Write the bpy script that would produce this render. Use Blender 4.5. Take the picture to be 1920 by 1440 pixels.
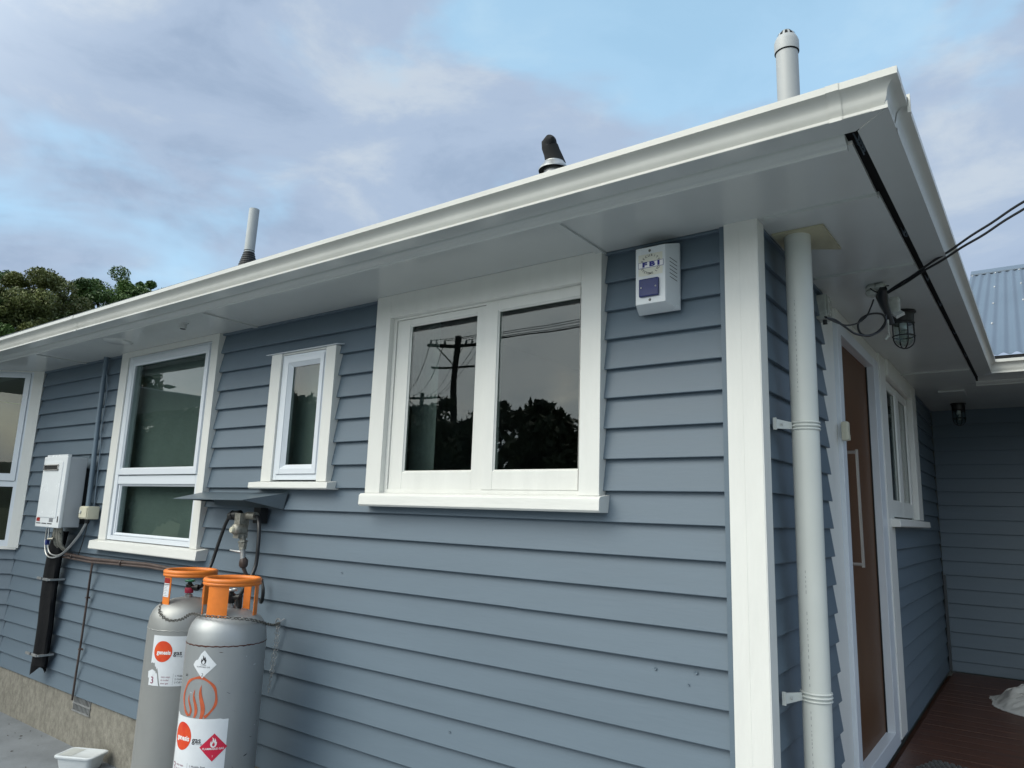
import bpy, bmesh, math, random
import numpy as np
from mathutils import Vector, Matrix
random.seed(4); rng = np.random.default_rng(4)
for o in list(bpy.data.objects): bpy.data.objects.remove(o)
S = bpy.context.scene
COL = S.collection
# ------------------------------------------------------------------ camera
cam = bpy.data.objects.new('camera', bpy.data.cameras.new('camera')); COL.objects.link(cam)
yaw, pit, rol = math.radians(-36.405), math.radians(10.374), math.radians(1.900)
F_ = Vector((math.sin(yaw)*math.cos(pit), math.cos(yaw)*math.cos(pit), math.sin(pit)))
R0 = Vector((math.cos(yaw), -math.sin(yaw), 0)); U0 = R0.cross(F_)
R_ = R0*math.cos(rol)+U0*math.sin(rol); U_ = -R0*math.sin(rol)+U0*math.cos(rol)
CP = Vector((0.742, -2.466, 1.654))
cam.matrix_world = Matrix(((R_.x, U_.x, -F_.x, CP.x), (R_.y, U_.y, -F_.y, CP.y), (R_.z, U_.z, -F_.z, CP.z), (0, 0, 0, 1)))
cam.data.sensor_width = 36; cam.data.lens = 25.03; cam.data.clip_start = .05; cam.data.clip_end = 2000
S.camera = cam
def PXD(x, y): return (F_+R_*((x-960)/1335.14)-U_*((y-720)/1335.14)).normalized()
# ------------------------------------------------------------------ world: soft evening cloud
S.render.engine = 'CYCLES'
S.view_settings.view_transform = 'Standard'; S.view_settings.look = 'None'
S.view_settings.exposure = 0.44; S.view_settings.gamma = 1
W = bpy.data.worlds.new('World'); S.world = W; W.use_nodes = True
nt = W.node_tree; nt.nodes.clear(); N = nt.nodes.new; Lk = nt.links.new
out = N('ShaderNodeOutputWorld'); tc = N('ShaderNodeTexCoord')
sky = N('ShaderNodeTexSky'); sky.sky_type = 'NISHITA'; sky.sun_disc = False
SUN_AZ, SUN_EL = math.radians(208), math.radians(34)     # clockwise from +Y
sky.sun_elevation = SUN_EL; sky.sun_rotation = SUN_AZ; sky.air_density = 1.2; sky.ozone_density = 2
skm = N('ShaderNodeMix'); skm.data_type = 'RGBA'; skm.blend_type = 'ADD'; skm.inputs['Factor'].default_value = 1
Lk(sky.outputs[0], skm.inputs['A']); skm.inputs['B'].default_value = (2.0, 3.7, 4.5, 1)      # thin bright veil over the blue
bgs = N('ShaderNodeBackground'); bgs.inputs['Strength'].default_value = 0.095
Lk(skm.outputs['Result'], bgs.inputs['Color'])   # replaced below by the tinted sky
mp = N('ShaderNodeMapping'); mp.inputs['Scale'].default_value = (1, 1, 2.0); Lk(tc.outputs['Generated'], mp.inputs['Vector'])
mp.inputs['Location'].default_value = (2.35, 5.1, .6)
n1 = N('ShaderNodeTexNoise'); n1.inputs['Scale'].default_value = 2.4; n1.inputs['Detail'].default_value = 5; n1.inputs['Roughness'].default_value = .54; n1.inputs['Distortion'].default_value = .35
Lk(mp.outputs[0], n1.inputs['Vector'])
r1 = N('ShaderNodeValToRGB'); r1.color_ramp.interpolation = 'EASE'
r1.color_ramp.elements[0].position = .40; r1.color_ramp.elements[0].color = (.35, .35, .35, 1)
r1.color_ramp.elements[1].position = .56; r1.color_ramp.elements[1].color = (1, 1, 1, 1)
gd = PXD(1330, 60)
gdt = N('ShaderNodeVectorMath'); gdt.operation = 'DOT_PRODUCT'; Lk(tc.outputs['Generated'], gdt.inputs[0]); gdt.inputs[1].default_value = gd
gmr = N('ShaderNodeMapRange'); gmr.inputs['From Min'].default_value = .90; gmr.inputs['From Max'].default_value = 1; gmr.inputs['To Min'].default_value = .10; gmr.inputs['To Max'].default_value = -.12
Lk(gdt.outputs['Value'], gmr.inputs['Value']); gad = N('ShaderNodeMath'); gad.operation = 'ADD'; Lk(n1.outputs['Fac'], gad.inputs[0]); Lk(gmr.outputs[0], gad.inputs[1])
Lk(gad.outputs[0], r1.inputs[0])
n2 = N('ShaderNodeTexNoise'); n2.inputs['Scale'].default_value = 3.6; n2.inputs['Detail'].default_value = 9; n2.inputs['Roughness'].default_value = .60; n2.inputs['Distortion'].default_value = .3
Lk(mp.outputs[0], n2.inputs['Vector'])
r2 = N('ShaderNodeValToRGB'); r2.color_ramp.interpolation = 'EASE'
e = r2.color_ramp.elements; e[0].position = .34; e[0].color = (.42, .55, .76, 1); e[1].position = .68; e[1].color = (.68, .79, .93, 1)
m = e.new(.5); m.color = (.51, .645, .86, 1)
Lk(n2.outputs['Fac'], r2.inputs[0])
# cloud is brighter and warmer round the low sun behind the photographer
dot = N('ShaderNodeVectorMath'); dot.operation = 'DOT_PRODUCT'; Lk(tc.outputs['Generated'], dot.inputs[0])
dot.inputs[1].default_value = (math.sin(SUN_AZ)*math.cos(SUN_EL), math.cos(SUN_AZ)*math.cos(SUN_EL), math.sin(SUN_EL))
mr = N('ShaderNodeMapRange'); mr.inputs['From Min'].default_value = .32; mr.inputs['From Max'].default_value = 1; mr.inputs['To Min'].default_value = 0; mr.inputs['To Max'].default_value = 1
mr.interpolation_type = 'SMOOTHSTEP'; Lk(dot.outputs['Value'], mr.inputs['Value'])
mw = N('ShaderNodeMix'); mw.data_type = 'RGBA'; mw.blend_type = 'MULTIPLY'; mw.inputs['Factor'].default_value = 1
tint = N('ShaderNodeMix'); tint.data_type = 'RGBA'; Lk(mr.outputs[0], tint.inputs['Factor'])
tint.inputs['A'].default_value = (.62, .615, .605, 1); tint.inputs['B'].default_value = (3.0, 2.55, 1.95, 1)
Lk(r2.outputs[0], mw.inputs['A']); Lk(tint.outputs['Result'], mw.inputs['B'])
tb = N('ShaderNodeMix'); tb.data_type = 'RGBA'; tb.blend_type = 'MULTIPLY'; tb.inputs['Factor'].default_value = 1; t3 = N('ShaderNodeMix'); t3.data_type = 'RGBA'; Lk(mr.outputs[0], t3.inputs['Factor'])
t3.inputs['A'].default_value = (1, 1, 1, 1); t3.inputs['B'].default_value = (3.0, 2.4, 1.9, 1)
Lk(skm.outputs['Result'], tb.inputs['A']); Lk(t3.outputs['Result'], tb.inputs['B']); Lk(tb.outputs['Result'], bgs.inputs['Color'])
bgc = N('ShaderNodeBackground'); Lk(mw.outputs['Result'], bgc.inputs['Color'])
mx = N('ShaderNodeMixShader'); Lk(r1.outputs[0], mx.inputs[0]); Lk(bgs.outputs[0], mx.inputs[1]); Lk(bgc.outputs[0], mx.inputs[2])
Lk(mx.outputs[0], out.inputs['Surface'])
sun = bpy.data.objects.new('sun', bpy.data.lights.new('sun', 'SUN')); COL.objects.link(sun)
sun.data.energy = 1.3; sun.data.angle = math.radians(40); sun.data.color = (1, .935, .80)
sd = Vector((math.sin(SUN_AZ)*math.cos(math.radians(44)), math.cos(SUN_AZ)*math.cos(math.radians(44)), math.sin(math.radians(44))))
sun.rotation_euler = (-sd).to_track_quat('-Z', 'Y').to_euler()

# ------------------------------------------------------------------ materials
def mat(name, col, rough=.5, metal=0, var=.0, vscale=6, bump=0, bscale=60, stretch=(1, 1, 1), spec=.5, col2=None, spots=None):
    """base colour varied by noise, fine relief, optional second colour and hard edged spots"""
    m = bpy.data.materials.new(name); m.use_nodes = True; t = m.node_tree; b = t.nodes['Principled BSDF']
    b.inputs['Roughness'].default_value = rough; b.inputs['Metallic'].default_value = metal
    b.inputs['Specular IOR Level'].default_value = spec
    b.inputs['Base Color'].default_value = (*col, 1)
    c = t.nodes.new('ShaderNodeTexCoord'); mp = t.nodes.new('ShaderNodeMapping'); mp.inputs['Scale'].default_value = stretch
    t.links.new(c.outputs['Object'], mp.inputs['Vector'])
    last = None
    if var or col2:
        n = t.nodes.new('ShaderNodeTexNoise'); n.inputs['Scale'].default_value = vscale; n.inputs['Detail'].default_value = 6; n.inputs['Roughness'].default_value = .6
        t.links.new(mp.outputs[0], n.inputs['Vector'])
        r = t.nodes.new('ShaderNodeValToRGB'); r.color_ramp.elements[0].position = .3; r.color_ramp.elements[1].position = .7
        c2 = col2 or tuple(min(1, x*(1+var)) for x in col); c1 = col if col2 else tuple(x*(1-var) for x in col)
        r.color_ramp.elements[0].color = (*c1, 1); r.color_ramp.elements[1].color = (*c2, 1)
        t.links.new(n.outputs['Fac'], r.inputs[0]); t.links.new(r.outputs[0], b.inputs['Base Color']); last = r.outputs[0]
        rr = t.nodes.new('ShaderNodeMapRange'); rr.inputs['To Min'].default_value = max(.02, rough-.08); rr.inputs['To Max'].default_value = min(1, rough+.1)
        t.links.new(n.outputs['Fac'], rr.inputs['Value']); t.links.new(rr.outputs[0], b.inputs['Roughness'])
    if spots:
        sc, thr, scol = spots
        n = t.nodes.new('ShaderNodeTexNoise'); n.inputs['Scale'].default_value = sc; n.inputs['Detail'].default_value = 8; n.inputs['Roughness'].default_value = .7
        t.links.new(c.outputs['Object'], n.inputs['Vector'])
        r = t.nodes.new('ShaderNodeMapRange'); r.inputs['From Min'].default_value = thr; r.inputs['From Max'].default_value = thr+.03
        t.links.new(n.outputs['Fac'], r.inputs['Value'])
        x = t.nodes.new('ShaderNodeMix'); x.data_type = 'RGBA'; t.links.new(r.outputs[0], x.inputs['Factor'])
        if last: t.links.new(last, x.inputs['A'])
        else: x.inputs['A'].default_value = (*col, 1)
        x.inputs['B'].default_value = (*scol, 1); t.links.new(x.outputs['Result'], b.inputs['Base Color'])
    if bump:
        n = t.nodes.new('ShaderNodeTexNoise'); n.inputs['Scale'].default_value = bscale; n.inputs['Detail'].default_value = 5
        t.links.new(mp.outputs[0], n.inputs['Vector'])
        k = t.nodes.new('ShaderNodeBump'); k.inputs['Strength'].default_value = bump; k.inputs['Distance'].default_value = .004
        t.links.new(n.outputs['Fac'], k.inputs['Height']); t.links.new(k.outputs[0], b.inputs['Normal'])
    return m
M = {}
M['blue'] = mat('blue_grey_board_paint', (.116, .157, .197), .46, spec=.38, var=.05, vscale=1.3, bump=.10, bscale=14, stretch=(1, 1, 7), spots=(95, .80, (.36, .42, .46)))
M['blue_side'] = mat('blue_grey_board_paint_side', (.116, .157, .197), .46, spec=.38, var=.05, vscale=1.3, bump=.10, bscale=14, stretch=(1, 1, 7))
M['white'] = mat('white_timber_paint', (.71, .715, .685), .38, var=.035, vscale=4, bump=.35, bscale=22, stretch=(3, 3, .5), spots=(70, .79, (.5, .5, .46)))
M['whiteh'] = mat('white_sill_paint', (.72, .725, .695), .38, var=.03, vscale=4, bump=.3, bscale=20, stretch=(.5, 3, 3))
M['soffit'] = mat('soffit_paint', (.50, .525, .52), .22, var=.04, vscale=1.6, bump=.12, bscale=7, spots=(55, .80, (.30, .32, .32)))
M['gutter'] = mat('gutter_enamel', (.55, .555, .525), .32, var=.06, vscale=5, bump=.12, bscale=12, spots=(38, .70, (.42, .42, .38)))
M['alu'] = mat('white_powdercoat', (.69, .735, .785), .28)
M['pvc'] = mat('white_pvc', (.58, .605, .575), .36, var=.04, vscale=4, bump=.05, bscale=9, spots=(45, .74, (.45, .46, .42)))
M['ventpvc'] = mat('grey_white_pvc', (.40, .42, .425), .45, var=.05, vscale=5)
M['greypvc'] = mat('grey_pvc', (.42, .45, .46), .5, var=.1, vscale=8)
M['bluepvc'] = mat('painted_conduit', (.13, .18, .23), .45, var=.06)
M['cream'] = mat('cream_board', (.42, .40, .28), .55, var=.1, vscale=9)
M['creamplastic'] = mat('aged_cream_plastic', (.58, .56, .44), .4, var=.05)
M['black'] = mat('black_plastic', (.012, .013, .014), .4, var=.2, vscale=20)
M['void'] = mat('black_cowl_and_shade', (.012, .013, .014), .9)  # near-black colour puts shade into openings; also the real black of the cowl
M['rubber'] = mat('black_rubber_hose', (.012, .013, .015), .38)
M['lag'] = mat('black_foam_lagging', (.006, .0065, .008), .75, bump=1, bscale=26, spec=.25, spots=(30, .695, (.30, .28, .24)))
M['galv'] = mat('galvanised_metal', (.45, .46, .46), .35, metal=.7, var=.25, vscale=18, bump=.2)
M['brass'] = mat('weathered_zinc_fitting', (.30, .29, .25), .45, metal=.6, var=.35, vscale=60, bump=.5, bscale=80)
M['copper'] = mat('painted_brown_copper', (.075, .052, .045), .45, var=.4, vscale=14, spots=(30, .66, (.25, .22, .2)))
M['steel'] = mat('brushed_steel', (.62, .60, .57), .42, metal=.8)
M['chain'] = mat('dull_chain_steel', (.14, .14, .13), .5, metal=.6, var=.3, vscale=90)
M['orange'] = mat('orange_collar_paint', (.74, .20, .025), .42, var=.12, vscale=12, bump=.2, spots=(45, .72, (.32, .09, .03)))
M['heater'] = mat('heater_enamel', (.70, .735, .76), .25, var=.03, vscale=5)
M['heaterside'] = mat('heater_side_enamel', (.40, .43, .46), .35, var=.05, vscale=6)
M['concrete'] = mat('concrete_paving', (.20, .218, .235), .75, var=.18, vscale=3.5, bump=.5, bscale=45, spots=(16, .72, (.15, .155, .16)))
M['found'] = mat('rough_foundation_concrete', (.15, .142, .12), .95, col2=(.27, .258, .22), vscale=26, bump=1, bscale=48, stretch=(1.3, 1.3, .9), spots=(60, .63, (.38, .36, .30)))
M['grass'] = mat('rough_grass', (.05, .075, .025), .9, col2=(.09, .11, .04), vscale=2)
M['hill'] = mat('bush_covered_hill', (.025, .04, .018), .95, col2=(.05, .07, .03), vscale=.2)
M['roofmetal'] = mat('dark_roof_steel', (.05, .06, .07), .4, var=.1)
M['corr'] = mat('blue_grey_corrugated_steel', (.115, .155, .205), .46, var=.10, vscale=2.2, stretch=(1, .3, .3), spots=(22, .70, (.09, .13, .18)))
M['deck'] = mat('stained_deck_timber', (.050, .022, .014), .42, col2=(.11, .045, .026), vscale=5, stretch=(.6, 9, 9), bump=.5, bscale=9)
M['doorwood'] = mat('brown_door_laminate', (.062, .026, .010), .45, spec=.22, col2=(.135, .060, .024), vscale=7, stretch=(12, 12, .35), bump=.15, bscale=20)
M['mat'] = mat('grey_mat_rubber', (.09, .09, .088), .8, var=.3, vscale=30)
M['cloth'] = mat('dust_sheet_cotton', (.42, .41, .38), .9, col2=(.56, .555, .53), vscale=5, bump=.5, bscale=18)
M['bark'] = mat('bark', (.05, .04, .03), .9, var=.3, bump=1, bscale=20)
M['polewood'] = mat('pole_timber', (.03, .026, .022), .9, var=.3)
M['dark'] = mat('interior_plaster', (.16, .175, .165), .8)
M['interfloor'] = mat('interior_floor', (.10, .08, .06), .6)
M['curtain'] = mat('pale_curtain', (.50, .52, .50), .8, var=.1, vscale=9)
M['rust'] = mat('rusted_weld', (.07, .022, .014), .85, var=.5, vscale=60, bump=.8, bscale=90)
M['label'] = mat('label_vinyl', (.70, .73, .76), .35, var=.03, vscale=30, spots=(60, .70, (.42, .43, .44)))
M['stickerpaper'] = mat('sticker_paper', (.66, .66, .58), .4, var=.04)
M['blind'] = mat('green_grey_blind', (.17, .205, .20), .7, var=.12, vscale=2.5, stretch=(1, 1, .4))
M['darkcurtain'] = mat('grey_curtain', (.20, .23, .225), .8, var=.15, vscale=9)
M['red'] = mat('label_red', (.62, .03, .012), .4, col2=(.72, .09, .012), vscale=18)
M['crimson'] = mat('hazard_crimson', (.60, .015, .055), .4)
M['navy'] = mat('navy_print', (.012, .018, .22), .35, var=.1)
M['bluelens'] = mat('blue_strobe_lens', (.006, .018, .13), .35, var=.15, vscale=40)
M['ink'] = mat('black_ink', (.015, .015, .02), .5)
M['whiteink'] = mat('white_ink', (.8, .8, .8), .5)
M['redink'] = mat('red_ink', (.45, .03, .03), .5)
M['purple'] = mat('plum_ink', (.22, .02, .07), .5)
M['flame'] = mat('worn_orange_stencil', (.50, .10, .035), .5, var=.2, vscale=30, spots=(55, .64, (.33, .33, .32)))
M['valvegreen'] = mat('valve_green', (.02, .16, .09), .5)
M['valvered'] = mat('valve_red', (.38, .02, .06), .5)
M['lid'] = mat('white_lid_plastic', (.66, .70, .72), .35, var=.04)
M['hood'] = mat('painted_hood', (.085, .115, .14), .42, var=.08)
M['insul'] = mat('porcelain', (.48, .50, .46), .25, var=.15, vscale=40)
M['redlogo'] = mat('badge_red', (.30, .02, .015), .4)
M['greylogo'] = mat('badge_grey', (.20, .21, .23), .4)
# silver cylinder paint: scuffs, drips and darker patches
def silver(name, base, dark):
    m = mat(name, base, .42, metal=.45, col2=dark, vscale=2.5, bump=.12, bscale=30, stretch=(1, 1, .5), spots=(34, .705, (.06, .05, .045)))
    return m
M['silver1'] = silver('silver_cylinder_paint', (.40, .415, .42), (.30, .32, .33))
M['silver2'] = silver('worn_silver_cylinder_paint', (.39, .395, .385), (.30, .31, .305))
def leafmat(name, a, b):
    m = mat(name, a, .55, col2=b, vscale=1.1); m.use_backface_culling = False; return m
M['leaf1'] = leafmat('leaf_dark_green', (.022, .055, .012), (.095, .175, .035))
M['leaf2'] = leafmat('leaf_olive', (.04, .058, .014), (.17, .19, .05))
M['leaf3'] = leafmat('leaf_shade', (.035, .048, .024), (.12, .14, .065))
def glassmat(name, tint, ior, rough=0.0):
    m = bpy.data.materials.new(name); m.use_nodes = True; t = m.node_tree; t.nodes.clear()
    o = t.nodes.new('ShaderNodeOutputMaterial'); a = t.nodes.new('ShaderNodeBsdfTransparent'); a.inputs[0].default_value = (*tint, 1)
    g = t.nodes.new('ShaderNodeBsdfGlossy'); g.inputs['Roughness'].default_value = rough
    ge = t.nodes.new('ShaderNodeNewGeometry'); dt = t.nodes.new('ShaderNodeVectorMath'); dt.operation = 'DOT_PRODUCT'
    t.links.new(ge.outputs['Normal'], dt.inputs[0]); t.links.new(ge.outputs['Incoming'], dt.inputs[1])
    def mth(op, a_, b_=None):
        q = t.nodes.new('ShaderNodeMath'); q.operation = op
        for i_, v_ in enumerate((a_, b_)):
            if v_ is None: continue
            if isinstance(v_, (int, float)): q.inputs[i_].default_value = v_
            else: t.links.new(v_, q.inputs[i_])
        return q.outputs[0]
    r0 = ((ior-1)/(ior+1))**2                      # Schlick reflectance, the same from both sides
    fres = mth('ADD', mth('MULTIPLY', mth('POWER', mth('SUBTRACT', 1.0, mth('ABSOLUTE', dt.outputs['Value'])), 5.0), 1-r0), r0)
    x = t.nodes.new('ShaderNodeMixShader')
    c = t.nodes.new('ShaderNodeTexCoord'); n = t.nodes.new('ShaderNodeTexNoise'); n.inputs['Scale'].default_value = 2.2; n.inputs['Detail'].default_value = 1
    t.links.new(c.outputs['Object'], n.inputs['Vector']); k = t.nodes.new('ShaderNodeBump'); k.inputs['Strength'].default_value = .10; k.inputs['Distance'].default_value = .012
    t.links.new(n.outputs['Fac'], k.inputs['Height']); t.links.new(k.outputs[0], g.inputs['Normal'])
    t.links.new(fres, x.inputs[0]); t.links.new(a.outputs[0], x.inputs[1]); t.links.new(g.outputs[0], x.inputs[2]); t.links.new(x.outputs[0], o.inputs[0])
    return m
M['glass'] = glassmat('window_glass', (.80, .85, .83), 1.62)
M['jar'] = glassmat('lamp_glass', (.80, .86, .84), 1.5)

# ------------------------------------------------------------------ mesh helpers
class MB:
    def __init__(s): s.v = []; s.f = []; s.smooth = False
    def add(s, vs, fs):
        n = len(s.v); s.v += [tuple(v) for v in vs]; s.f += [tuple(i+n for i in f) for f in fs]; return s
    def box(s, a, b):
        x0, y0, z0 = a; x1, y1, z1 = b
        return s.add([(x0, y0, z0), (x1, y0, z0), (x1, y1, z0), (x0, y1, z0), (x0, y0, z1), (x1, y0, z1), (x1, y1, z1), (x0, y1, z1)],
                     [(0, 3, 2, 1), (4, 5, 6, 7), (0, 1, 5, 4), (1, 2, 6, 5), (2, 3, 7, 6), (3, 0, 4, 7)])
    def tube(s, pts, r, n=10, cap=True):
        pts = [Vector(p) for p in pts]; rs = r if isinstance(r, (list, tuple)) else [r]*len(pts)
        up = None; rings = []
        for i, p in enumerate(pts):
            d = (pts[min(i+1, len(pts)-1)]-pts[max(i-1, 0)]).normalized()
            if up is None: up = d.orthogonal().normalized()
            up = (up-d*up.dot(d)).normalized(); w = d.cross(up)
            rings.append([p+(up*math.cos(a)+w*math.sin(a))*rs[i] for a in [2*math.pi*k/n for k in range(n)]])
        vs = [v for q in rings for v in q]; fs = []
        for i in range(len(rings)-1):
            for k in range(n): fs.append((i*n+k, i*n+(k+1) % n, (i+1)*n+(k+1) % n, (i+1)*n+k))
        if cap: fs.append(tuple(range(n))[::-1]); fs.append(tuple((len(rings)-1)*n+k for k in range(n)))
        return s.add(vs, fs)
    def lathe(s, prof, c=(0, 0, 0), n=32, a0=0, a1=2*math.pi, axis='z'):
        full = abs(a1-a0-2*math.pi) < 1e-6; m = n if full else n+1; vs = []; fs = []
        for r, z in prof:
            for k in range(m):
                a = a0+(a1-a0)*k/n; q = (r*math.cos(a), r*math.sin(a), z)
                if axis == 'y': q = (q[0], -q[2], q[1])
                if axis == 'x': q = (q[2], q[0], q[1])
                vs.append((c[0]+q[0], c[1]+q[1], c[2]+q[2]))
        for i in range(len(prof)-1):
            for k in range(n): fs.append((i*m+k, i*m+(k+1) % m, (i+1)*m+(k+1) % m, (i+1)*m+k))
        return s.add(vs, fs)
    def torus(s, c, R, r, nrm=(0, 0, 1), n=24, k=8, a0=0, a1=2*math.pi, sx=1):
        z = Vector(nrm).normalized(); x = z.orthogonal().normalized() if abs(z.z) < .9 else Vector((1, 0, 0)); x = (x-z*x.dot(z)).normalized(); y = z.cross(x)
        full = abs(a1-a0-2*math.pi) < 1e-6
        pts = [Vector(c)+x*(R*sx*math.cos(a0+(a1-a0)*i/n))+y*(R*math.sin(a0+(a1-a0)*i/n)) for i in range(n+(0 if full else 1))]
        if full: pts += [pts[0], pts[1]]; 
        return s.tube(pts, r, k, cap=not full)
    def build(s, name, m, parent=None, smooth=False, bevel=0, recalc=True, wn=False):
        me = bpy.data.meshes.new(name); me.from_pydata(s.v, [], s.f); me.materials.append(m if not isinstance(m, str) else M[m])
        if recalc:
            b = bmesh.new(); b.from_mesh(me); bmesh.ops.recalc_face_normals(b, faces=b.faces)
            if bevel: bmesh.ops.bevel(b, geom=list(b.edges), offset=bevel, segments=2, affect='EDGES', profile=.6, clamp_overlap=True)
            b.to_mesh(me); b.free()
        if smooth: 
            me.polygons.foreach_set('use_smooth', [True]*len(me.polygons))
            try: me.set_sharp_from_angle(angle=math.radians(40))
            except Exception: pass
        me.update(); o = bpy.data.objects.new(name, me); COL.objects.link(o)
        if parent: o.parent = parent; o.matrix_parent_inverse = parent.matrix_world.inverted() if parent.type == 'EMPTY' and False else Matrix.Translation(-Vector(off(parent)))
        return o
OFF = {}
def off(o): return OFF.get(o.name, (0, 0, 0))
def tag(o, label=None, cat=None, group=None, kind=None):
    if label: o['label'] = label
    if cat: o['category'] = cat
    if group: o['group'] = group
    if kind: o['kind'] = kind
    return o
def thing(name, loc, label, cat, group=None):
    o = bpy.data.objects.new(name, None); COL.objects.link(o); o.location = loc; o.empty_display_size = .05; OFF[o.name] = tuple(loc)
    return tag(o, label, cat, group)
def copy_tree(src, dst_loc, label, group=None):
    r = src.copy(); COL.objects.link(r); r.location = dst_loc; r['label'] = label
    if group: r['group'] = group
    for ch in list(src.children):
        c = ch.copy(); COL.objects.link(c); c.parent = r; c.matrix_parent_inverse = ch.matrix_parent_inverse.copy()
        for g in list(ch.children):
            d = g.copy(); COL.objects.link(d); d.parent = c; d.matrix_parent_inverse = g.matrix_parent_inverse.copy()
    return r
class Frame:
    """a wall plane: u along it, o out of it, z up"""
    def __init__(s, org, u, n): s.o = Vector(org); s.u = Vector(u).normalized(); s.n = Vector(n).normalized()
    def __call__(s, u, o, z): return tuple(s.o+s.u*u+s.n*o+Vector((0, 0, z)))
    def box(s, mb, u0, u1, o0, o1, z0, z1):
        return mb.add([s(u0, o0, z0), s(u1, o0, z0), s(u1, o1, z0), s(u0, o1, z0), s(u0, o0, z1), s(u1, o0, z1), s(u1, o1, z1), s(u0, o1, z1)],
                      [(0, 3, 2, 1), (4, 5, 6, 7), (0, 1, 5, 4), (1, 2, 6, 5), (2, 3, 7, 6), (3, 0, 4, 7)])
    def prism(s, mb, u0, u1, sec):
        n = len(sec); mb.add([s(u0, o, z) for o, z in sec]+[s(u1, o, z) for o, z in sec],
                             [tuple(range(n))[::-1], tuple(range(n, 2*n))]+[(i, (i+1) % n, n+(i+1) % n, n+i) for i in range(n)]); return mb
FR = Frame((0, 0, 0), (1, 0, 0), (0, -1, 0))
SD = Frame((0, 0, 0), (0, 1, 0), (1, 0, 0))
RT = Frame((0, 5.17, 0), (1, 0, 0), (0, -1, 0))
BY = Frame((-6.13, 0, 0), (-.81, -.586, 0), (.586, -.81, 0))

# ------------------------------------------------------------------ ground
gm = MB(); gm.add([(-300, -300, 0), (300, -300, 0), (300, 300, 0), (-300, 300, 0)], [(0, 1, 2, 3)])
tag(gm.build('ground', 'grass'), 'rough grass ground round the house', kind='structure')
pm = MB(); pm.add([(-14, -11, .004), (8, -11, .004), (8, 5.3, .004), (-14, 5.3, .004)], [(0, 1, 2, 3)])
tag(pm.build('concrete_path', 'concrete'), 'grey concrete paving along the house', kind='structure')
lf = MB(); rl = random.Random(12)
for i in range(150):
    x = rl.uniform(-7, 1.5); y = -.03-abs(rl.gauss(0, .22)) if rl.random() < .75 else rl.uniform(-3, -.1); a = rl.uniform(0, 6.3); s_ = rl.uniform(.004, .016)
    lf.add([(x+s_*math.cos(a), y+s_*math.sin(a), .006), (x+s_*.4*math.cos(a+1.6), y+s_*.4*math.sin(a+1.6), .009), (x-s_*math.cos(a), y-s_*math.sin(a), .006), (x+s_*.4*math.cos(a-1.6), y+s_*.4*math.sin(a-1.6), .0055)], [(0, 1, 2, 3)])
tag(lf.build('leaf_litter', 'bark', recalc=False), 'scattered dry leaf bits on the concrete along the foundation', 'leaf litter', kind='stuff')
# wooded hills behind the photographer, seen in the window glass
hm = MB(); ring = []
NH = 90
for j in range(6):
    for i in range(NH+1):
        a = math.radians(100+i*(250/NH)); d = 120+j*12
        h = [0, 4, 8, 11, 12, 6][j]*(1+.28*math.sin(a*5)+.18*math.sin(a*13+1)+.08*math.sin(a*31))
        ring.append((math.sin(a)*d, math.cos(a)*d, h+.01))
hm.add(ring, [(j*(NH+1)+i, j*(NH+1)+i+1, (j+1)*(NH+1)+i+1, (j+1)*(NH+1)+i) for j in range(5) for i in range(NH)])
tag(hm.build('hills', 'hill', smooth=True), 'dark wooded hills beyond the street', kind='structure')

# ------------------------------------------------------------------ house
house = thing('house', (0, 0, 0), 'single storey blue weatherboard house with white trim and wide white eaves', 'house')
BP = .12
def board(fr, cells, zrow, pitch, m, seedv):
    LEAN = .023 if fr in (FR, BY) else .0165
    """one bevel back weatherboard; cells = (u0,u1,za,zb) of it that are not cut away"""
    r = random.Random(seedv); dz = r.uniform(-.0019, .0019); tl = r.uniform(-.0006, .0006)
    mb = MB(); ph = r.uniform(0, 6)
    def lipz(u): return .0009*math.sin(u*2.1+ph)+dz+tl*(u % 3)
    def o(z):                      # face of the board leans back with height
        return -LEAN*(z-zrow)/pitch
    for u0, u1, za, zb in cells:
        n = max(1, int((u1-u0)/.3)); us = [u0+(u1-u0)*i/n for i in range(n+1)]
        prof_bottom = abs(za-zrow) < 1e-6; top = zb+(.016 if abs(zb-(zrow+pitch)) < 1e-6 else 0)
        vs = []; 
        for u in us:
            w = lipz(u) if prof_bottom else 0
            sec = [(-.030, za+w+.002), (-.0012, za+w), (o(za), za+w+.0022), (o(top), top), (-.030, top)]
            vs += [fr(u, a, z) for a, z in sec]
        k = 5; fs = [tuple(range(k))[::-1], tuple(range(n*k, n*k+k))]
        for i in range(n):
            for j in range(k): fs.append((i*k+j, i*k+(j+1) % k, (i+1)*k+(j+1) % k, (i+1)*k+j))
        mb.add(vs, fs)
    return mb.build('weatherboard', m, house)
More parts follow.
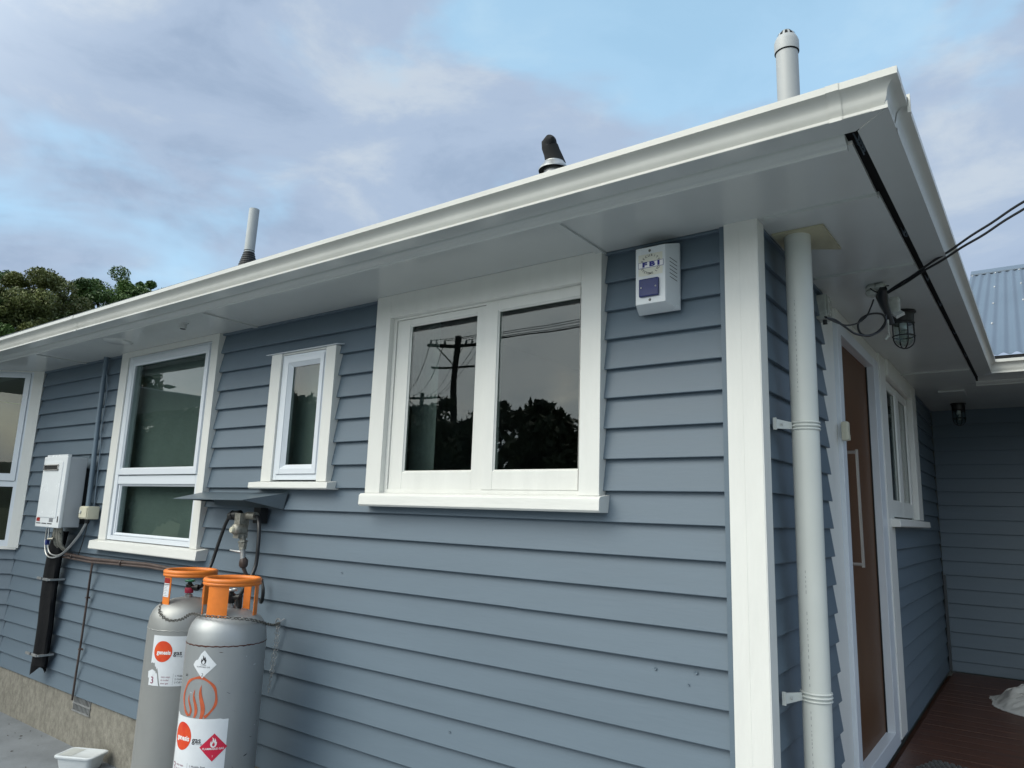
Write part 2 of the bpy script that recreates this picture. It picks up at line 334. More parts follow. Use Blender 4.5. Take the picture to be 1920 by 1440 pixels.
def clad(fr, ua, ub, zbot, ztop, pitch, z0, holes, joints, m):
    """rows of boards between ua and ub, cut round holes (u0,u1,z0,z1), butt jointed at joints {row: u}"""
    k = 0; z = z0
    while z < ztop-.01:
        za = max(z, zbot); zt = min(z+pitch, ztop)
        cuts = sorted({ua, ub}|{c for h in holes for c in h[:2] if ua < c < ub and h[2] < zt-1e-4 and h[3] > za+1e-4}|{j for r, j in joints if r == k and ua < j < ub})
        run = []; runs = []
        for a, b in zip(cuts, cuts[1:]):
            c = (a+b)/2; zz = [(za, zt)]
            for h in holes:
                if h[0] < c < h[1]:
                    nz = []
                    for p, q in zz:
                        if h[2] >= q or h[3] <= p: nz.append((p, q)); continue
                        if h[2] > p: nz.append((p, h[2]))
                        if h[3] < q: nz.append((h[3], q))
                    zz = nz
            zz = [x for x in zz if x[1]-x[0] > .004]
            if not zz or (run and any(abs(a-j) < 1e-9 for r, j in joints if r == k)):
                if run: runs.append(run); run = []
            for x in zz: run.append((a, b, x[0], x[1]))
        if run: runs.append(run)
        for i, rr in enumerate(runs): board(fr, rr, z if z >= zbot else zbot, pitch, m, k*17+i*5+int(ua*10)+900)
        k += 1; z += pitch
SOF = 2.73
Z00 = .318
BIG = (-1.934, -.621, 1.735, SOF); BIGS = (-1.936, -.601, 1.671, 1.735)
SML = (-2.80, -2.237, 1.79, 2.532); SMLS = (-2.87, -2.19, 1.75, 1.79)
MID = (-4.65, -3.385, 1.385, SOF); MIDS = (-4.70, -3.32, 1.32, 1.385)
holes_f = [BIG, BIGS, SML, SMLS, MID, MIDS]
clad(FR, -6.14, -.137, .326, SOF, BP, Z00, holes_f, [(7, -1.467), (6, -2.284), (3, -1.945), (11, -.621), (8, -1.012), (1, -2.9), (5, -5.75)], M['blue'])
clad(BY, 0.0, 2.6, .326, SOF, BP, Z00, [(0, 2.0, 1.25, SOF)], [], M['blue'])
DOORH = (.99, 2.60, 0, SOF)
clad(SD, .062, .985, .2, SOF, BP, .198, [], [], M['blue_side'])
clad(SD, 2.58, 5.19, .438, SOF, BP, .438, [(2.4, 3.88, 1.71, SOF), (2.4, 3.97, 1.655, 1.71)], [], M['blue_side'])
clad(RT, .0, 4.0, .43, SOF, .1225, .3935, [], [], M['blue_side'])
clad(Frame((1.75, 3.80, 0), (0, 1, 0), (-1, 0, 0)), .0, 1.36, .43, SOF, .1225, .3935, [], [], M['blue_side'])  # unseen porch wall, added to block side light and darken the porch
# core walls behind the boards with openings, so that rooms lie behind the glass
core = MB()
def wallcore(fr, ua, ub, holes, o0, o1, zt=SOF+.03, zb=.0):
    cuts = sorted({ua, ub}|{c for h in holes for c in h[:2]})
    for a, b in zip(cuts, cuts[1:]):
        c = (a+b)/2; hs = [h for h in holes if h[0] < c < h[1]]
        if hs: h = hs[0]; fr.box(core, a, b, o0, o1, zb, h[2]); 
        if hs and h[3] < zt: fr.box(core, a, b, o0, o1, h[3], zt)
        if not hs: fr.box(core, a, b, o0, o1, zb, zt)
wallcore(FR, -6.2, -.04, [(-1.83, -.72, 1.76, 2.61), (-2.70, -2.32, 1.80, 2.50), (-4.54, -3.42, 1.40, 2.67)], -.032, -.11, zb=.32)
wallcore(SD, .04, 5.3, [(1.28, 2.38, .46, 2.64), (2.62, 3.7, 1.72, 2.64)], -.034, -.11, zb=.1)
wallcore(RT, -.12, 4, [], -.034, -.1, zb=.1)
wallcore(Frame((1.75, 3.80, 0), (0, 1, 0), (-1, 0, 0)), 0, 1.36, [], -.034, -.12, zb=.1)  # core of the same unseen wall added to darken the porch
wallcore(BY, 0.03, 2.6, [(.03, 1.9, 1.27, 2.72)], -.034, -.1, zb=.32)
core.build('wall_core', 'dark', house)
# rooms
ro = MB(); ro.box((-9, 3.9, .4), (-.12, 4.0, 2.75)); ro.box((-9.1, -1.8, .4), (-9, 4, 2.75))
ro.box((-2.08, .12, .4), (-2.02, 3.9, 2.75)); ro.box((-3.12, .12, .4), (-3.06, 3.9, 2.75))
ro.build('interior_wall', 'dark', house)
MB().box((-9, .1, .36), (-.1, 4, .44)).build('interior_floor', 'interfloor', house)
MB().box((-9, -.1, 2.765), (-.05, 5.2, 2.80)).build('ceiling', 'dark', house)
# foundation, vent grille
fm = MB(); FR.box(fm, -6.2, -.02, -.2, -.016, -.1, .335); BY.box(fm, 0, 2.8, -.2, -.016, -.1, .335); SD.box(fm, .02, 2.3, -.2, -.03, -.1, .25)
fo = fm.build('foundation', 'found', house)
gv = MB(); FR.box(gv, -4.765, -4.515, -.018, -.0155, .232, .328); g = gv.build('vent_grille', 'void', fo)
for i in range(13):
    for j in range(2):
        b = MB(); u = -4.76+i*.0195; FR.box(b, u, u+.008, -.0155, -.009, .238+j*.046, .276+j*.046); 
        if i == 0 and j == 0: bar0 = b
        else: bar0.add(b.v, b.f)
FR.box(bar0, -4.768, -4.512, -.0155, -.007, .274, .284); FR.box(bar0, -4.768, -4.512, -.0155, -.007, .226, .236); FR.box(bar0, -4.768, -4.512, -.0155, -.007, .322, .332)
bar0.build('grille_bar', 'galv', fo)
for x, z, r_ in ((-.409, 1.130, .0045), (-.258, 1.138, .0055), (-.282, 1.096, .003), (-2.1, 1.34, .003), (-1.35, .74, .004), (-3.2, .62, .004)):
    b = MB(); b.lathe([(.0001, -.001), (r_*.6, -.0005), (r_, .0012), (r_*1.25, 0)], (x, -.001+.020*((z-.318) % .12)/.12-.002, z), 10, axis='y'); b.build('nail_head', 'blue', house, smooth=True)
# corner boards
cb = MB(); FR.box(cb, -.116, .003, -.02, .020, .10, SOF+.01); cb.build('corner_board', 'white', house, bevel=.002)
cb = MB(); cb.box((-.02, -.0185, .10), (.006, .060, SOF+.01)); cb.build('corner_board', 'white', house, bevel=.002)
cb = MB(); FR.box(cb, -.137, -.117, -.02, .008, .10, SOF); cb.build('scriber', 'blue', house)
cb = MB(); FR.box(cb, -.062, -.0605, .019, .0206, .10, SOF); cb.build('board_seam', M['white'], house)
MB().box((.001, 5.12, .44), (.022, 5.145, 1.25)).build('corner_bead', 'roofmetal', house)

def window(fr, name_label, facing, sill, frame_m, parts):
    mb = MB()
    for b in facing: fr.box(mb, *b)
    w = mb.build('window', 'white', house, bevel=.0025); tag(w, name_label)
    return w
def pane(fr, u0, u1, z0, z1, o, parent):
    mb = MB(); fr.box(mb, u0, u1, o-.004, o, z0, z1); mb.build('pane', 'glass', parent)
def ringframe(fr, u0, u1, z0, z1, wl, wr, wb, wt, o0, o1, m, name, parent, bevel=.002, slope=0):
    """picture frame whose inner lip may slope back (putty or bead)"""
    mb = MB()
    fr.box(mb, u0, u0+wl, o0, o1, z0, z1); fr.box(mb, u1-wr, u1, o0, o1, z0, z1)
    fr.box(mb, u0+wl, u1-wr, o0, o1-.0005, z0, z0+wb); fr.box(mb, u0+wl, u1-wr, o0, o1-.0005, z1-wt, z1)
    ob = mb.build(name, m, parent, bevel=bevel)
    if slope:
        a0, a1, b0, b1 = u0+wl, u1-wr, z0+wb, z1-wt; s = slope
        mb = MB(); A = [(a0, b0), (a1, b0), (a1, b1), (a0, b1)]; B = [(a0+s, b0+s), (a1-s, b0+s), (a1-s, b1-s), (a0+s, b1-s)]
        mb.add([fr(u, o1-.003, z) for u, z in A]+[fr(u, o1-.003-s*.9, z) for u, z in B], [(i, (i+1) % 4, 4+(i+1) % 4, 4+i) for i in range(4)])
        mb.build('glazing_bead', m, parent)
    return ob
# --- big two light timber window
w = window(FR, 'large white timber window with two lights right of the small window', [
    (-1.934, -1.832, -.03, .030, 1.735, SOF), (-.715, -.621, -.03, .030, 1.735, SOF), (-1.832, -.715, -.03, .029, 2.612, SOF)], None, None, None)
mb = MB(); FR.prism(mb, -1.936, -.601, [(-.03, 1.671), (.058, 1.671), (.066, 1.679), (.064, 1.722), (.056, 1.731), (-.03, 1.742)]); mb.build('sill', 'whiteh', w, bevel=.002)
ringframe(FR, -1.832, -.715, 1.738, 2.612, .02, .015, .018, .012, -.06, .001, 'white', 'frame', w)
sl = ringframe(FR, -1.810, -1.235, 1.756, 2.598, .086, .058, .080, .030, -.035, -.006, 'white', 'sash', w, slope=.008)
sr = ringframe(FR, -1.228, -.732, 1.756, 2.602, .062, .0, .080, .040, -.035, .004, 'white', 'sash', w, slope=.007)
pane(FR, -1.73, -1.285, 1.83, 2.575, -.018, w); pane(FR, -1.172, -.728, 1.83, 2.57, -.010, w)
MB().box((-1.24, .002, 1.745), (-1.222, .03, 2.61)).build('mullion', 'white', w)
lt = MB(); lt.box((-1.178, .004, 2.03), (-1.170, .03, 2.10)); lt.tube([(-1.17, .03, 2.035), (-1.16, .05, 1.98), (-1.165, .045, 1.93)], .004, 6); lt.build('window_catch', 'black', w)
cu = MB(); n = 26
vs = [(-1.83+.0068*i, .16+.0006*math.sin(i*1.35), z) for z in (1.70, 2.62) for i in range(n)]
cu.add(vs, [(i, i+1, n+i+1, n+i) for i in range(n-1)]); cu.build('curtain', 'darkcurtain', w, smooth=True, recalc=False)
# --- small casement
w = window(FR, 'narrow white window with a metal head flashing above the gas regulator', [
    (-2.80, -2.708, -.03, .028, 1.79, 2.522), (-2.316, -2.237, -.03, .028, 1.79, 2.522), (-2.708, -2.316, -.03, .020, 2.510, 2.522)], None, None, None)
mb = MB(); FR.prism(mb, -2.87, -2.19, [(-.03, 1.75), (.052, 1.75), (.058, 1.756), (.056, 1.784), (-.03, 1.796)]); mb.build('sill', 'whiteh', w, bevel=.002)
mb = MB(); FR.prism(mb, -2.842, -2.215, [(-.02, 2.528), (.040, 2.520), (.041, 2.523), (-.02, 2.536)]); mb.build('head_flashing', 'alu', w)
ringframe(FR, -2.706, -2.318, 1.800, 2.508, .026, .020, .030, .016, -.06, .016, 'alu', 'frame', w)
ringframe(FR, -2.679, -2.336, 1.832, 2.490, .036, .030, .030, .030, -.03, .024, 'alu', 'sash', w, slope=.022)
pane(FR, -2.625, -2.37, 1.87, 2.45, -.002, w)
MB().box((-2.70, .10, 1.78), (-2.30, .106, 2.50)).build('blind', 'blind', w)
# --- middle aluminium window
w = window(FR, 'tall white window with a transom between the water heater and the gas cylinders', [
    (-4.65, -4.545, -.03, .024, 1.385, SOF), (-3.462, -3.385, -.03, .024, 1.385, SOF), (-4.545, -3.462, -.03, .023, 2.690, SOF)], None, None, None)
mb = MB(); FR.prism(mb, -4.70, -3.32, [(-.03, 1.32), (.058, 1.32), (.062, 1.326), (.058, 1.376), (-.03, 1.392)]); mb.build('sill', 'whiteh', w, bevel=.002)
ringframe(FR, -4.543, -3.464, 1.392, 2.688, .050, .030, .030, .022, -.06, .014, 'alu', 'frame', w)
mb = MB(); FR.box(mb, -4.49, -3.497, -.05, .013, 1.775, 1.832); mb.build('transom', 'alu', w, bevel=.002)
ringframe(FR, -4.50, -3.480, 1.838, 2.668, .040, .036, .038, .040, -.03, .026, 'alu', 'sash', w, slope=.010)
ringframe(FR, -4.485, -3.500, 1.424, 1.774, .016, .008, .010, .006, -.03, .004, 'alu', 'sash', w, slope=.008)
pane(FR, -4.47, -3.52, 1.87, 2.635, -.002, w); pane(FR, -4.475, -3.50, 1.425, 1.78, -.014, w)
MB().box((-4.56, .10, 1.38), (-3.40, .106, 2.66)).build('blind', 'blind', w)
# --- bay window at the far left
w = window(BY, 'white window in the angled bay at the left edge', [
    (-.050, .040, -.03, .036, 1.250, SOF), (2.0, 2.1, -.03, .036, 1.250, SOF), (.040, 2.0, -.03, .035, 2.722, SOF)], None, None, None)
mb = MB(); BY.box(mb, -.03, 2.1, -.03, .030, 1.236, 1.262); mb.build('sill', 'whiteh', w, bevel=.002)
ringframe(BY, .042, 2.0, 1.262, 2.722, .036, .03, .045, .022, -.06, .024, 'alu', 'frame', w)
mb = MB(); BY.box(mb, .078, 1.97, -.05, .020, 1.745, 1.790); mb.build('transom', 'alu', w, bevel=.002)
ringframe(BY, .066, 1.98, 1.794, 2.708, .046, .04, .055, .030, -.03, .034, 'alu', 'sash', w, slope=.006)
pane(BY, .10, 1.95, 1.84, 2.69, .004, w); pane(BY, .07, 1.97, 1.30, 1.75, -.012, w)
# --- side window beside the door
w = window(SD, 'white two light side window between the front door and the porch corner', [
    (2.40, 2.62, -.03, .006, .46, SOF), (3.66, 3.88, -.03, .024, 1.71, SOF), (2.62, 3.66, -.03, .022, 2.62, SOF)], None, None, None)
mb = MB(); SD.prism(mb, 2.50, 3.97, [(-.03, 1.655), (.050, 1.655), (.057, 1.661), (.053, 1.70), (-.03, 1.712)]); mb.build('sill', 'white', w, bevel=.002)
for a, b in ((2.64, 3.15), (3.16, 3.65)):
    ringframe(SD, a, b, 1.72, 2.61, .06, .06, .10, .045, -.045, -.012, 'white', 'sash', w, slope=.008); pane(SD, a+.05, b-.05, 1.80, 2.58, -.026, w)
cu = MB(); n = 50
vs = [(-.20+.018*math.sin(i*1.2), 2.62+.021*i, z) for z in (1.70, 2.66) for i in range(n)]
cu.add(vs, [(i, i+1, n+i+1, n+i) for i in range(n-1)]); cu.build('curtain', 'curtain', w, smooth=True, recalc=False)
# --- front door
mb = MB(); SD.box(mb, .960, 1.262, -.034, -.021, .10, SOF); mb.build('door_facing', 'white', house, bevel=.002)
mb = MB(); SD.box(mb, 1.262, 2.40, -.034, -.006, 2.668, SOF); mb.build('door_facing', 'white', house, bevel=.002)
door = MB(); SD.box(door, 1.30, 2.32, -.085, -.048, .50, 2.63); door = door.build('door', 'doorwood', house); tag(door, 'brown woodgrain front door with a long steel pull handle')
mb = MB()
for a, b in ((1.262, 1.345), (2.243, 2.400)): SD.box(mb, a, b, -.06, .0, .44, 2.666)
SD.box(mb, 1.345, 2.243, -.06, -.001, 2.610, 2.666); SD.box(mb, 1.345, 2.243, -.06, .001, .44, .525)
mb.build('door_frame', 'alu', door, bevel=.003)
mb = MB(); SD.box(mb, 1.345, 1.350, -.047, -.040, .525, 2.61); SD.box(mb, 2.236, 2.243, -.047, -.040, .525, 2.61); mb.build('door_seal', 'black', door)
mb = MB(); y = 1.262
hy0, hy1 = 1.565, 1.578
mb.tube([(-.05, hy0-.012, 2.028), (.004, hy0-.012, 2.028)], .009, 8, True); mb.tube([(-.05, hy1+.0, 1.462), (.004, hy1, 1.462)], .009, 8, True)
mb.add([(-.002, hy1-.008, 1.448), (.010, hy1-.008, 1.448), (.010, hy1+.008, 1.448), (-.002, hy1+.008, 1.448), (-.002, hy0-.018, 2.042), (.010, hy0-.018, 2.042), (.010, hy0-.002, 2.042), (-.002, hy0-.002, 2.042)], [(0, 3, 2, 1), (4, 5, 6, 7), (0, 1, 5, 4), (1, 2, 6, 5), (2, 3, 7, 6), (3, 0, 4, 7)])
mb.build('handle', 'steel', door)

# ------------------------------------------------------------------ eaves: soffit panels, gutter, roof
def panel(name, a, b, m='soffit', **k): return MB().box(a, b).build(name, m, house, **k)
xs = [-9, -5.3, -3.03, -.63, .395]
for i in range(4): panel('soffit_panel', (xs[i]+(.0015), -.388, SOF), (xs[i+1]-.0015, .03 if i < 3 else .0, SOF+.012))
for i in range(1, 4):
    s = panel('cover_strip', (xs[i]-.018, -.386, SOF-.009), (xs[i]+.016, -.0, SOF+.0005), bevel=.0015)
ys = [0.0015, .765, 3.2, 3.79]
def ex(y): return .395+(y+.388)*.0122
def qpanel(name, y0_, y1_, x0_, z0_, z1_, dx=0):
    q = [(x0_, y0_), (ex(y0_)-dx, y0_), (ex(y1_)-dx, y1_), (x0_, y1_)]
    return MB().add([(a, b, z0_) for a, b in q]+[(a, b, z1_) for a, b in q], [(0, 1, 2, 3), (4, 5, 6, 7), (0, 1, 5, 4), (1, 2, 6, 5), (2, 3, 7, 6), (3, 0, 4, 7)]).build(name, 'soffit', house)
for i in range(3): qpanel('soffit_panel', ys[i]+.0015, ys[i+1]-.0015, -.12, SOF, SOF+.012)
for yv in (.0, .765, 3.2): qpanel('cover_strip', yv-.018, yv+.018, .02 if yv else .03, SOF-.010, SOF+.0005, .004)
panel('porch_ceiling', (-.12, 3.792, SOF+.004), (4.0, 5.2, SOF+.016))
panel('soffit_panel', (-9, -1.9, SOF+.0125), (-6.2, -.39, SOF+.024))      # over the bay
# fascia base strips (underside of the gutter line)
gb = MB(); gb.add([(-9, -.5405, SOF+.0012), (.5078, -.5405, SOF+.0012), (.415, -.455, SOF+.0012), (-9, -.455, SOF+.0012)], [(0, 1, 2, 3)]); gb.build('eaves_strip', 'soffit', house)
gb = MB(); q = [(.5078, -.5395), (.5525, 3.4175), (.465, 3.50), (.420, -.4545)]
gb.add([(x, y, SOF+.0006) for x, y in q]+[(x, y, SOF+.02) for x, y in q], [(0, 1, 2, 3), (2, 3, 7, 6), (3, 0, 4, 7)]); gb.build('eaves_strip', 'soffit', house)
gb = MB(); q = [(.5535, 3.4185), (4.0, 3.4185), (4.0, 3.70), (.455, 3.70), (.467, 3.50)]
k = len(q); gb.add([(x, y, SOF+.0006) for x, y in q], [tuple(range(k))]); gb.build('eaves_strip', 'soffit', house)
# rounded moulding between base strip and soffit
def mould(pts_a, pts_b, out_dir, name='eaves_moulding'):
    sec = [(0, .003), (.003, -.005), (.010, -.012), (.020, -.017), (.030, -.020), (.0325, -.0225), (.033, -.028), (.036, -.030), (.050, -.030), (.052, .004)]
    mb = MB(); k = len(sec); vs = []
    for P in (pts_a, pts_b):
        for s, z in sec: vs.append((P[0]+out_dir[0]*s, P[1]+out_dir[1]*s, SOF+z))
    mb.add(vs, [tuple(range(k))[::-1], tuple(range(k, 2*k))]+[(i, (i+1) % k, k+(i+1) % k, k+i) for i in range(k)]); return mb.build(name, 'soffit', house)
mould((-9, -.457), (.386, -.457), (0, 1)); mould((.44, 3.70), (4, 3.70), (0, 1))
# dark slot down the side where the moulding is missing, with nails and packers in it
sl = MB(); sl.box((.33, -.44, SOF+.035), (.50, 3.8, SOF+.05)); sl.box((.38, 3.69, SOF+.001), (.47, 3.80, SOF+.036)); sl.box((.38, -.46, SOF+.0015), (.43, -.455, SOF+.036));  sl.build('eaves_slot_shade', 'void', house)  # near-black boxes put the shade into the slot
for yv, a in ((-.385, .4), (-.36, -.3), (-.335, -.5), (-.31, .4), (.42, .3), (.46, -.2), (1.05, .3), (1.5, .2), (2.15, -.3), (2.8, .2)):
    b = MB(); X_ = ex(yv); b.tube([(X_+.002, yv, SOF+.034), (X_+.007+.004*a, yv+a*.02, SOF+.018), (X_+.012, yv+a*.045, SOF+.006)], .0022, 5); b.tube([(X_+.018, yv, SOF+.034), (X_+.014, yv+.01, SOF+.012)], .003, 5)
    b.build('packer', 'hood', house)
# gutter
gp = [(0, 0), (0, .0085), (-.006, .009), (-.0115, .0125), (-.0085, .0185), (-.004, .025), (-.0015, .033), (-.0005, .041), (.001, .049), (.005, .057), (.011, .0635), (.0185, .068), (.0265, .0705), (.0295, .0712), (.0300, .091), (.027, .0925), (.022, .090)]
path = [((-9.0, -.54), (0, -1)), ((.507, -.54), (1, -1)), ((.552, 3.418), (1, -1)), ((4.0, 3.418), (0, -1))]
def sweep_gutter(grow=0, pth=path, name='gutter', mtl='gutter', par=None):
    mb = MB(); k = len(gp); vs = []
    for (x, y), (dx, dy) in pth:
        for u, z in gp: vs.append((x+dx*(u+grow), y+dy*(u+grow), SOF+z-(grow if z < .005 else 0)))
    mb.add(vs, [(i*k+j, i*k+j+1, (i+1)*k+j+1, (i+1)*k+j) for i in range(len(pth)-1) for j in range(k-1)])
    o = mb.build(name, mtl, par or house, recalc=False, smooth=True); me = o.data; me.set_sharp_from_angle(angle=math.radians(32))
    return o
gut = sweep_gutter()
gi = MB(); gi.add([(-9, -.53, SOF+.085), (.5, -.53, SOF+.085), (.4, -.42, SOF+.085), (-9, -.42, SOF+.085)], [(0, 1, 2, 3)])
gi.add([(.5, -.53, SOF+.085), (.545, 3.42, SOF+.085), (.44, 3.5, SOF+.085), (.4, -.42, SOF+.085)], [(0, 1, 2, 3)]); gi.build('gutter_trough', 'gutter', gut)
for a, b in ((.365, .398), (-4.215, -4.185)):
    sweep_gutter(.0024, [((a, -.54), (0, -1)), ((b, -.54), (0, -1))], 'gutter_joiner', 'gutter', gut)
sweep_gutter(.0022, [((.5085, -.40), (1, 0)), ((.5088, -.37), (1, 0))], 'gutter_joiner', 'gutter', gut)
sweep_gutter(.0012, [((.47, -.54), (0, -1)), ((.507, -.54), (1, -1)), ((.5078, -.50), (1, 0))], 'gutter_corner', 'gutter', gut)
for P in ((.541, -.385),):
    MB().box((P[0]-.004, P[1]-.006, SOF+.05), (P[0]+.004, P[1]+.006, SOF+.105)).build('gutter_clip', 'gutter', gut)
# roofs
SL = .455
rf = MB()
def rp(x, y, z): return (x, y, z)
z0 = 2.826
A = (.42, -.455, z0+.0); B = (-9, -.50, z0+.020); Rg = (-2.6, 2.65, z0+3.1*SL); Rl = (-9, 2.65, z0+3.1*SL)
rf.add([A, B, Rl, Rg], [(0, 1, 2, 3)]); rf.add([A, Rg, (-2.6, 3.5, z0+3.1*SL), (.45, 3.5, z0)], [(0, 1, 2, 3)]); rf.add([Rl, Rg, (-2.6, 3.5, z0+3.1*SL), (-9, 5.8, z0)], [(0, 1, 2, 3)])
roof = rf.build('roof', 'roofmetal', house)
re = MB(); re.add([(-9, -.572, SOF+.098), (-2.0, -.563, SOF+.0935), (-1.2, -.53, SOF+.085), (-9, -.53, SOF+.085), (-9, -.572, SOF+.104), (-2.0, -.563, SOF+.0955), (-1.2, -.45, z0), (-9, -.46, z0+.02)],
                  [(0, 1, 5, 4), (1, 2, 6, 5), (4, 5, 6, 7), (0, 1, 2, 3)]); re.build('roof_edge', 'roofmetal', roof)
# wing roof of corrugated steel
cr = MB(); x0, x1, y0, y1 = .30, 6.0, 3.452, 7.57; per = .0762; nx = int((x1-x0)/per*10); 
def rz(y): return 2.870+(y-3.45)*SL
vs = []; 
for y in (y0, y1):
    for i in range(nx+1):
        x = x0+(x1-x0)*i/nx; vs.append((x, y, rz(y)+.0085*math.sin(2*math.pi*x/per)))
cr.add(vs, [(i, i+1, nx+1+i+1, nx+1+i) for i in range(nx)])
vs = [(a, b, c-.0012) for a, b, c in vs]
cr.add(vs, [(i, i+1, nx+1+i+1, nx+1+i) for i in range(nx)])
wing = cr.build('roof', 'corr', house, smooth=False, recalc=False); tag(wing, 'blue grey corrugated steel roof over the porch wing')
wing.data.polygons.foreach_set('use_smooth', [True]*len(wing.data.polygons))
sc = MB(); k = 0
for y in (3.55, 4.45, 5.35, 6.3, 7.3):
    for i in range(int((x1-x0)/(per*3))):
        x = (math.floor(x0/per)+i*3+1)*per+per*.25; sc.lathe([(0.0001, .014), (.005, .013), (.008, .008), (.009, 0)], (x, y, rz(y)+.008), 8)
sc = sc.build('roof_screws', 'galv', wing); sc['kind'] = 'stuff'
rd = MB(); rd.add([(x0, 7.40, rz(7.40)+.018), (x1, 7.40, rz(7.40)+.018), (x1, 7.66, rz(7.66)+.02), (x0, 7.66, rz(7.66)+.02), (x0, 7.9, rz(7.5)+.02), (x1, 7.9, rz(7.5)+.02), (x0, 7.40, rz(7.4)+.004), (x1, 7.40, rz(7.4)+.004)],
                  [(0, 1, 2, 3), (3, 2, 5, 4), (0, 1, 7, 6)]); rd.build('ridge_flashing', 'corr', wing)
vb = MB(); vb.box((x0, 3.462, 2.80), (x1, 3.56, 2.8605)); vb.build('eaves_shade_strip', 'void', wing)  # dark strip stands in for shade between gutter and sheet ends

# ------------------------------------------------------------------ deck and porch floor
dk = MB().box((-.02, .96, .0), (4.2, 5.17, .385)).build('deck', 'deck'); tag(dk, kind='structure')
y = .95; i = 0
while y < 5.10:
    b = MB().box((.028+.0*i, y, .395), (4.2, y+.1362, .430+random.uniform(-.0005, .0005))); o = b.build('plank', 'deck', dk, bevel=.0012); y += .139; i += 1
mt = thing('doormat', (.45, 1.80, .432), 'dark grey knobbly doormat on the deck in front of the front door', 'doormat')
ma = math.radians(-17)
def mf(x, y, z): return (.45+x*math.cos(ma)-y*math.sin(ma), 1.83+x*math.sin(ma)+y*math.cos(ma), z)
def mbox(mb, x0, x1, y0, y1, z0, z1, i_=0): return mb.add([mf(x0, y0, z0), mf(x1, y0, z0), mf(x1, y1, z0), mf(x0, y1, z0), mf(x0+i_, y0+i_, z1), mf(x1-i_, y0+i_, z1), mf(x1-i_, y1-i_, z1), mf(x0+i_, y1-i_, z1)], [(4, 5, 6, 7), (0, 1, 5, 4), (1, 2, 6, 5), (2, 3, 7, 6), (3, 0, 4, 7)])
mbox(MB(), -.36, .40, -.28, .28, .4325, .438).build('mat_base', 'black', mt)
kb = MB()
for i in range(24):
    for j in range(24):
        x = -.345+i*.031+(.0155 if j % 2 else 0); yy = -.27+j*.0232
        if x < .375: mbox(kb, x-.011, x+.011, yy-.008, yy+.008, .438, .449, .004)
kb = kb.build('mat_knobs', 'mat', mt); kb['kind'] = 'stuff'
# crumpled dust sheet
nx_, ny_ = 110, 130; vs = []
from mathutils import noise as mn
for j in range(ny_):
    for i in range(nx_):
        x = .30+1.3*i/(nx_-1); y = 3.40+1.70*j/(ny_-1)
        a, b = (x-1.0)/.62, (y-4.12)/.60; 
        if y > 4.3: b = (y-4.3)/.85+.3
        d = math.sqrt(a*a+b*b)*(1+.14*mn.noise(Vector((a*1.7, b*1.7, 3))))
        edge = max(0, 1-d**6)
        q = Vector((x*3.2, y*3.2, 0)); q += Vector((mn.noise(q*1.1), mn.noise(q*1.1+Vector((7, 0, 0))), 0))*1.1
        rid = sum((1-abs(mn.noise(q*s+Vector((s, 0, 0)))))**5*w for s, w in ((1.4, .060), (2.9, .032), (5.8, .014)))
        bulk = .115*max(0, 1-(a*a+b*b)*.7)+.075*max(0, 1-abs(b-.9)*1.5)
        vs.append((x+.01*mn.noise(q*3), y+.01*mn.noise(q*3.3), .432+edge*(bulk+rid+.004)) if d < 1.06 else None)
idx = {}; V = []; Fc = []
for k, v in enumerate(vs):
    if v: idx[k] = len(V); V.append(v)
for j in range(ny_-1):
    for i in range(nx_-1):
        q = [j*nx_+i, j*nx_+i+1, (j+1)*nx_+i+1, (j+1)*nx_+i]
        if all(a in idx for a in q): Fc.append(tuple(idx[a] for a in q))
cl = MB(); cl.add(V, Fc); cl = cl.build('dust_sheet', 'cloth', smooth=True); cl.data.polygons.foreach_set('use_smooth', [True]*len(cl.data.polygons))
tag(cl, 'crumpled off-white dust sheet lying on the dark timber deck', 'dust sheet')

# ------------------------------------------------------------------ drain pipe at the corner
dp = thing('drainpipe', (.085, .215, .02), 'white plastic drainpipe running up the corner beside the front door', 'drainpipe')
MB().lathe([(.0468, .02), (.0468, 2.724)], (.085, .215, 0), 40).build('pipe', 'pvc', dp, smooth=True)
MB().add([(.008, .150, 2.722), (.192, .150, 2.722), (.195, .430, 2.722), (.008, .315, 2.722), (.008, .150, 2.729), (.192, .150, 2.729), (.195, .430, 2.729), (.008, .315, 2.729)],
         [(0, 1, 2, 3), (4, 5, 6, 7), (0, 1, 5, 4), (1, 2, 6, 5), (2, 3, 7, 6), (3, 0, 4, 7)]).build('cover_plate', 'cream', dp)
for zb in (2.00, 1.085):
    b = MB()
    for dz in (-.012, 0, .012): b.torus((.085, .215, zb+dz), .0485, .0036 if dz else .0045, n=36, k=6)
    b.add([(.016, .098, zb-.017), (.050, .175, zb-.012), (.050, .175, zb+.012), (.016, .098, zb+.017), (.010, .101, zb-.017), (.044, .178, zb-.012), (.044, .178, zb+.012), (.010, .101, zb+.017)], [(0, 1, 2, 3), (7, 6, 5, 4), (0, 1, 5, 4), (2, 3, 7, 6), (3, 0, 4, 7)]); b.box((.006, .094, zb-.021), (.018, .100, zb+.021))
    br = b.build('bracket', 'pvc', dp, smooth=True, recalc=True)
    MB().lathe([(.0001, .003), (.005, .002), (.006, 0)], (.0135+.017, .120, zb), 8, axis='x').build('screw', 'galv', br)
mk = MB(); th = math.atan2(CP.y-.215, CP.x-.085)-.42; rr = random.Random(3)
def pipe_mark(z0, z1):
    z = z0
    while z < z1:
        h = rr.uniform(.003, .012); a = th; da = .0016/.052
        mk.add([(.085+.0471*math.cos(a+s*da), .215+.0471*math.sin(a+s*da), zz) for s, zz in ((-.5, z), (.5, z), (.5, z+h), (-.5, z+h))], [(0, 1, 2, 3)]); z += h+rr.uniform(.004, .015)
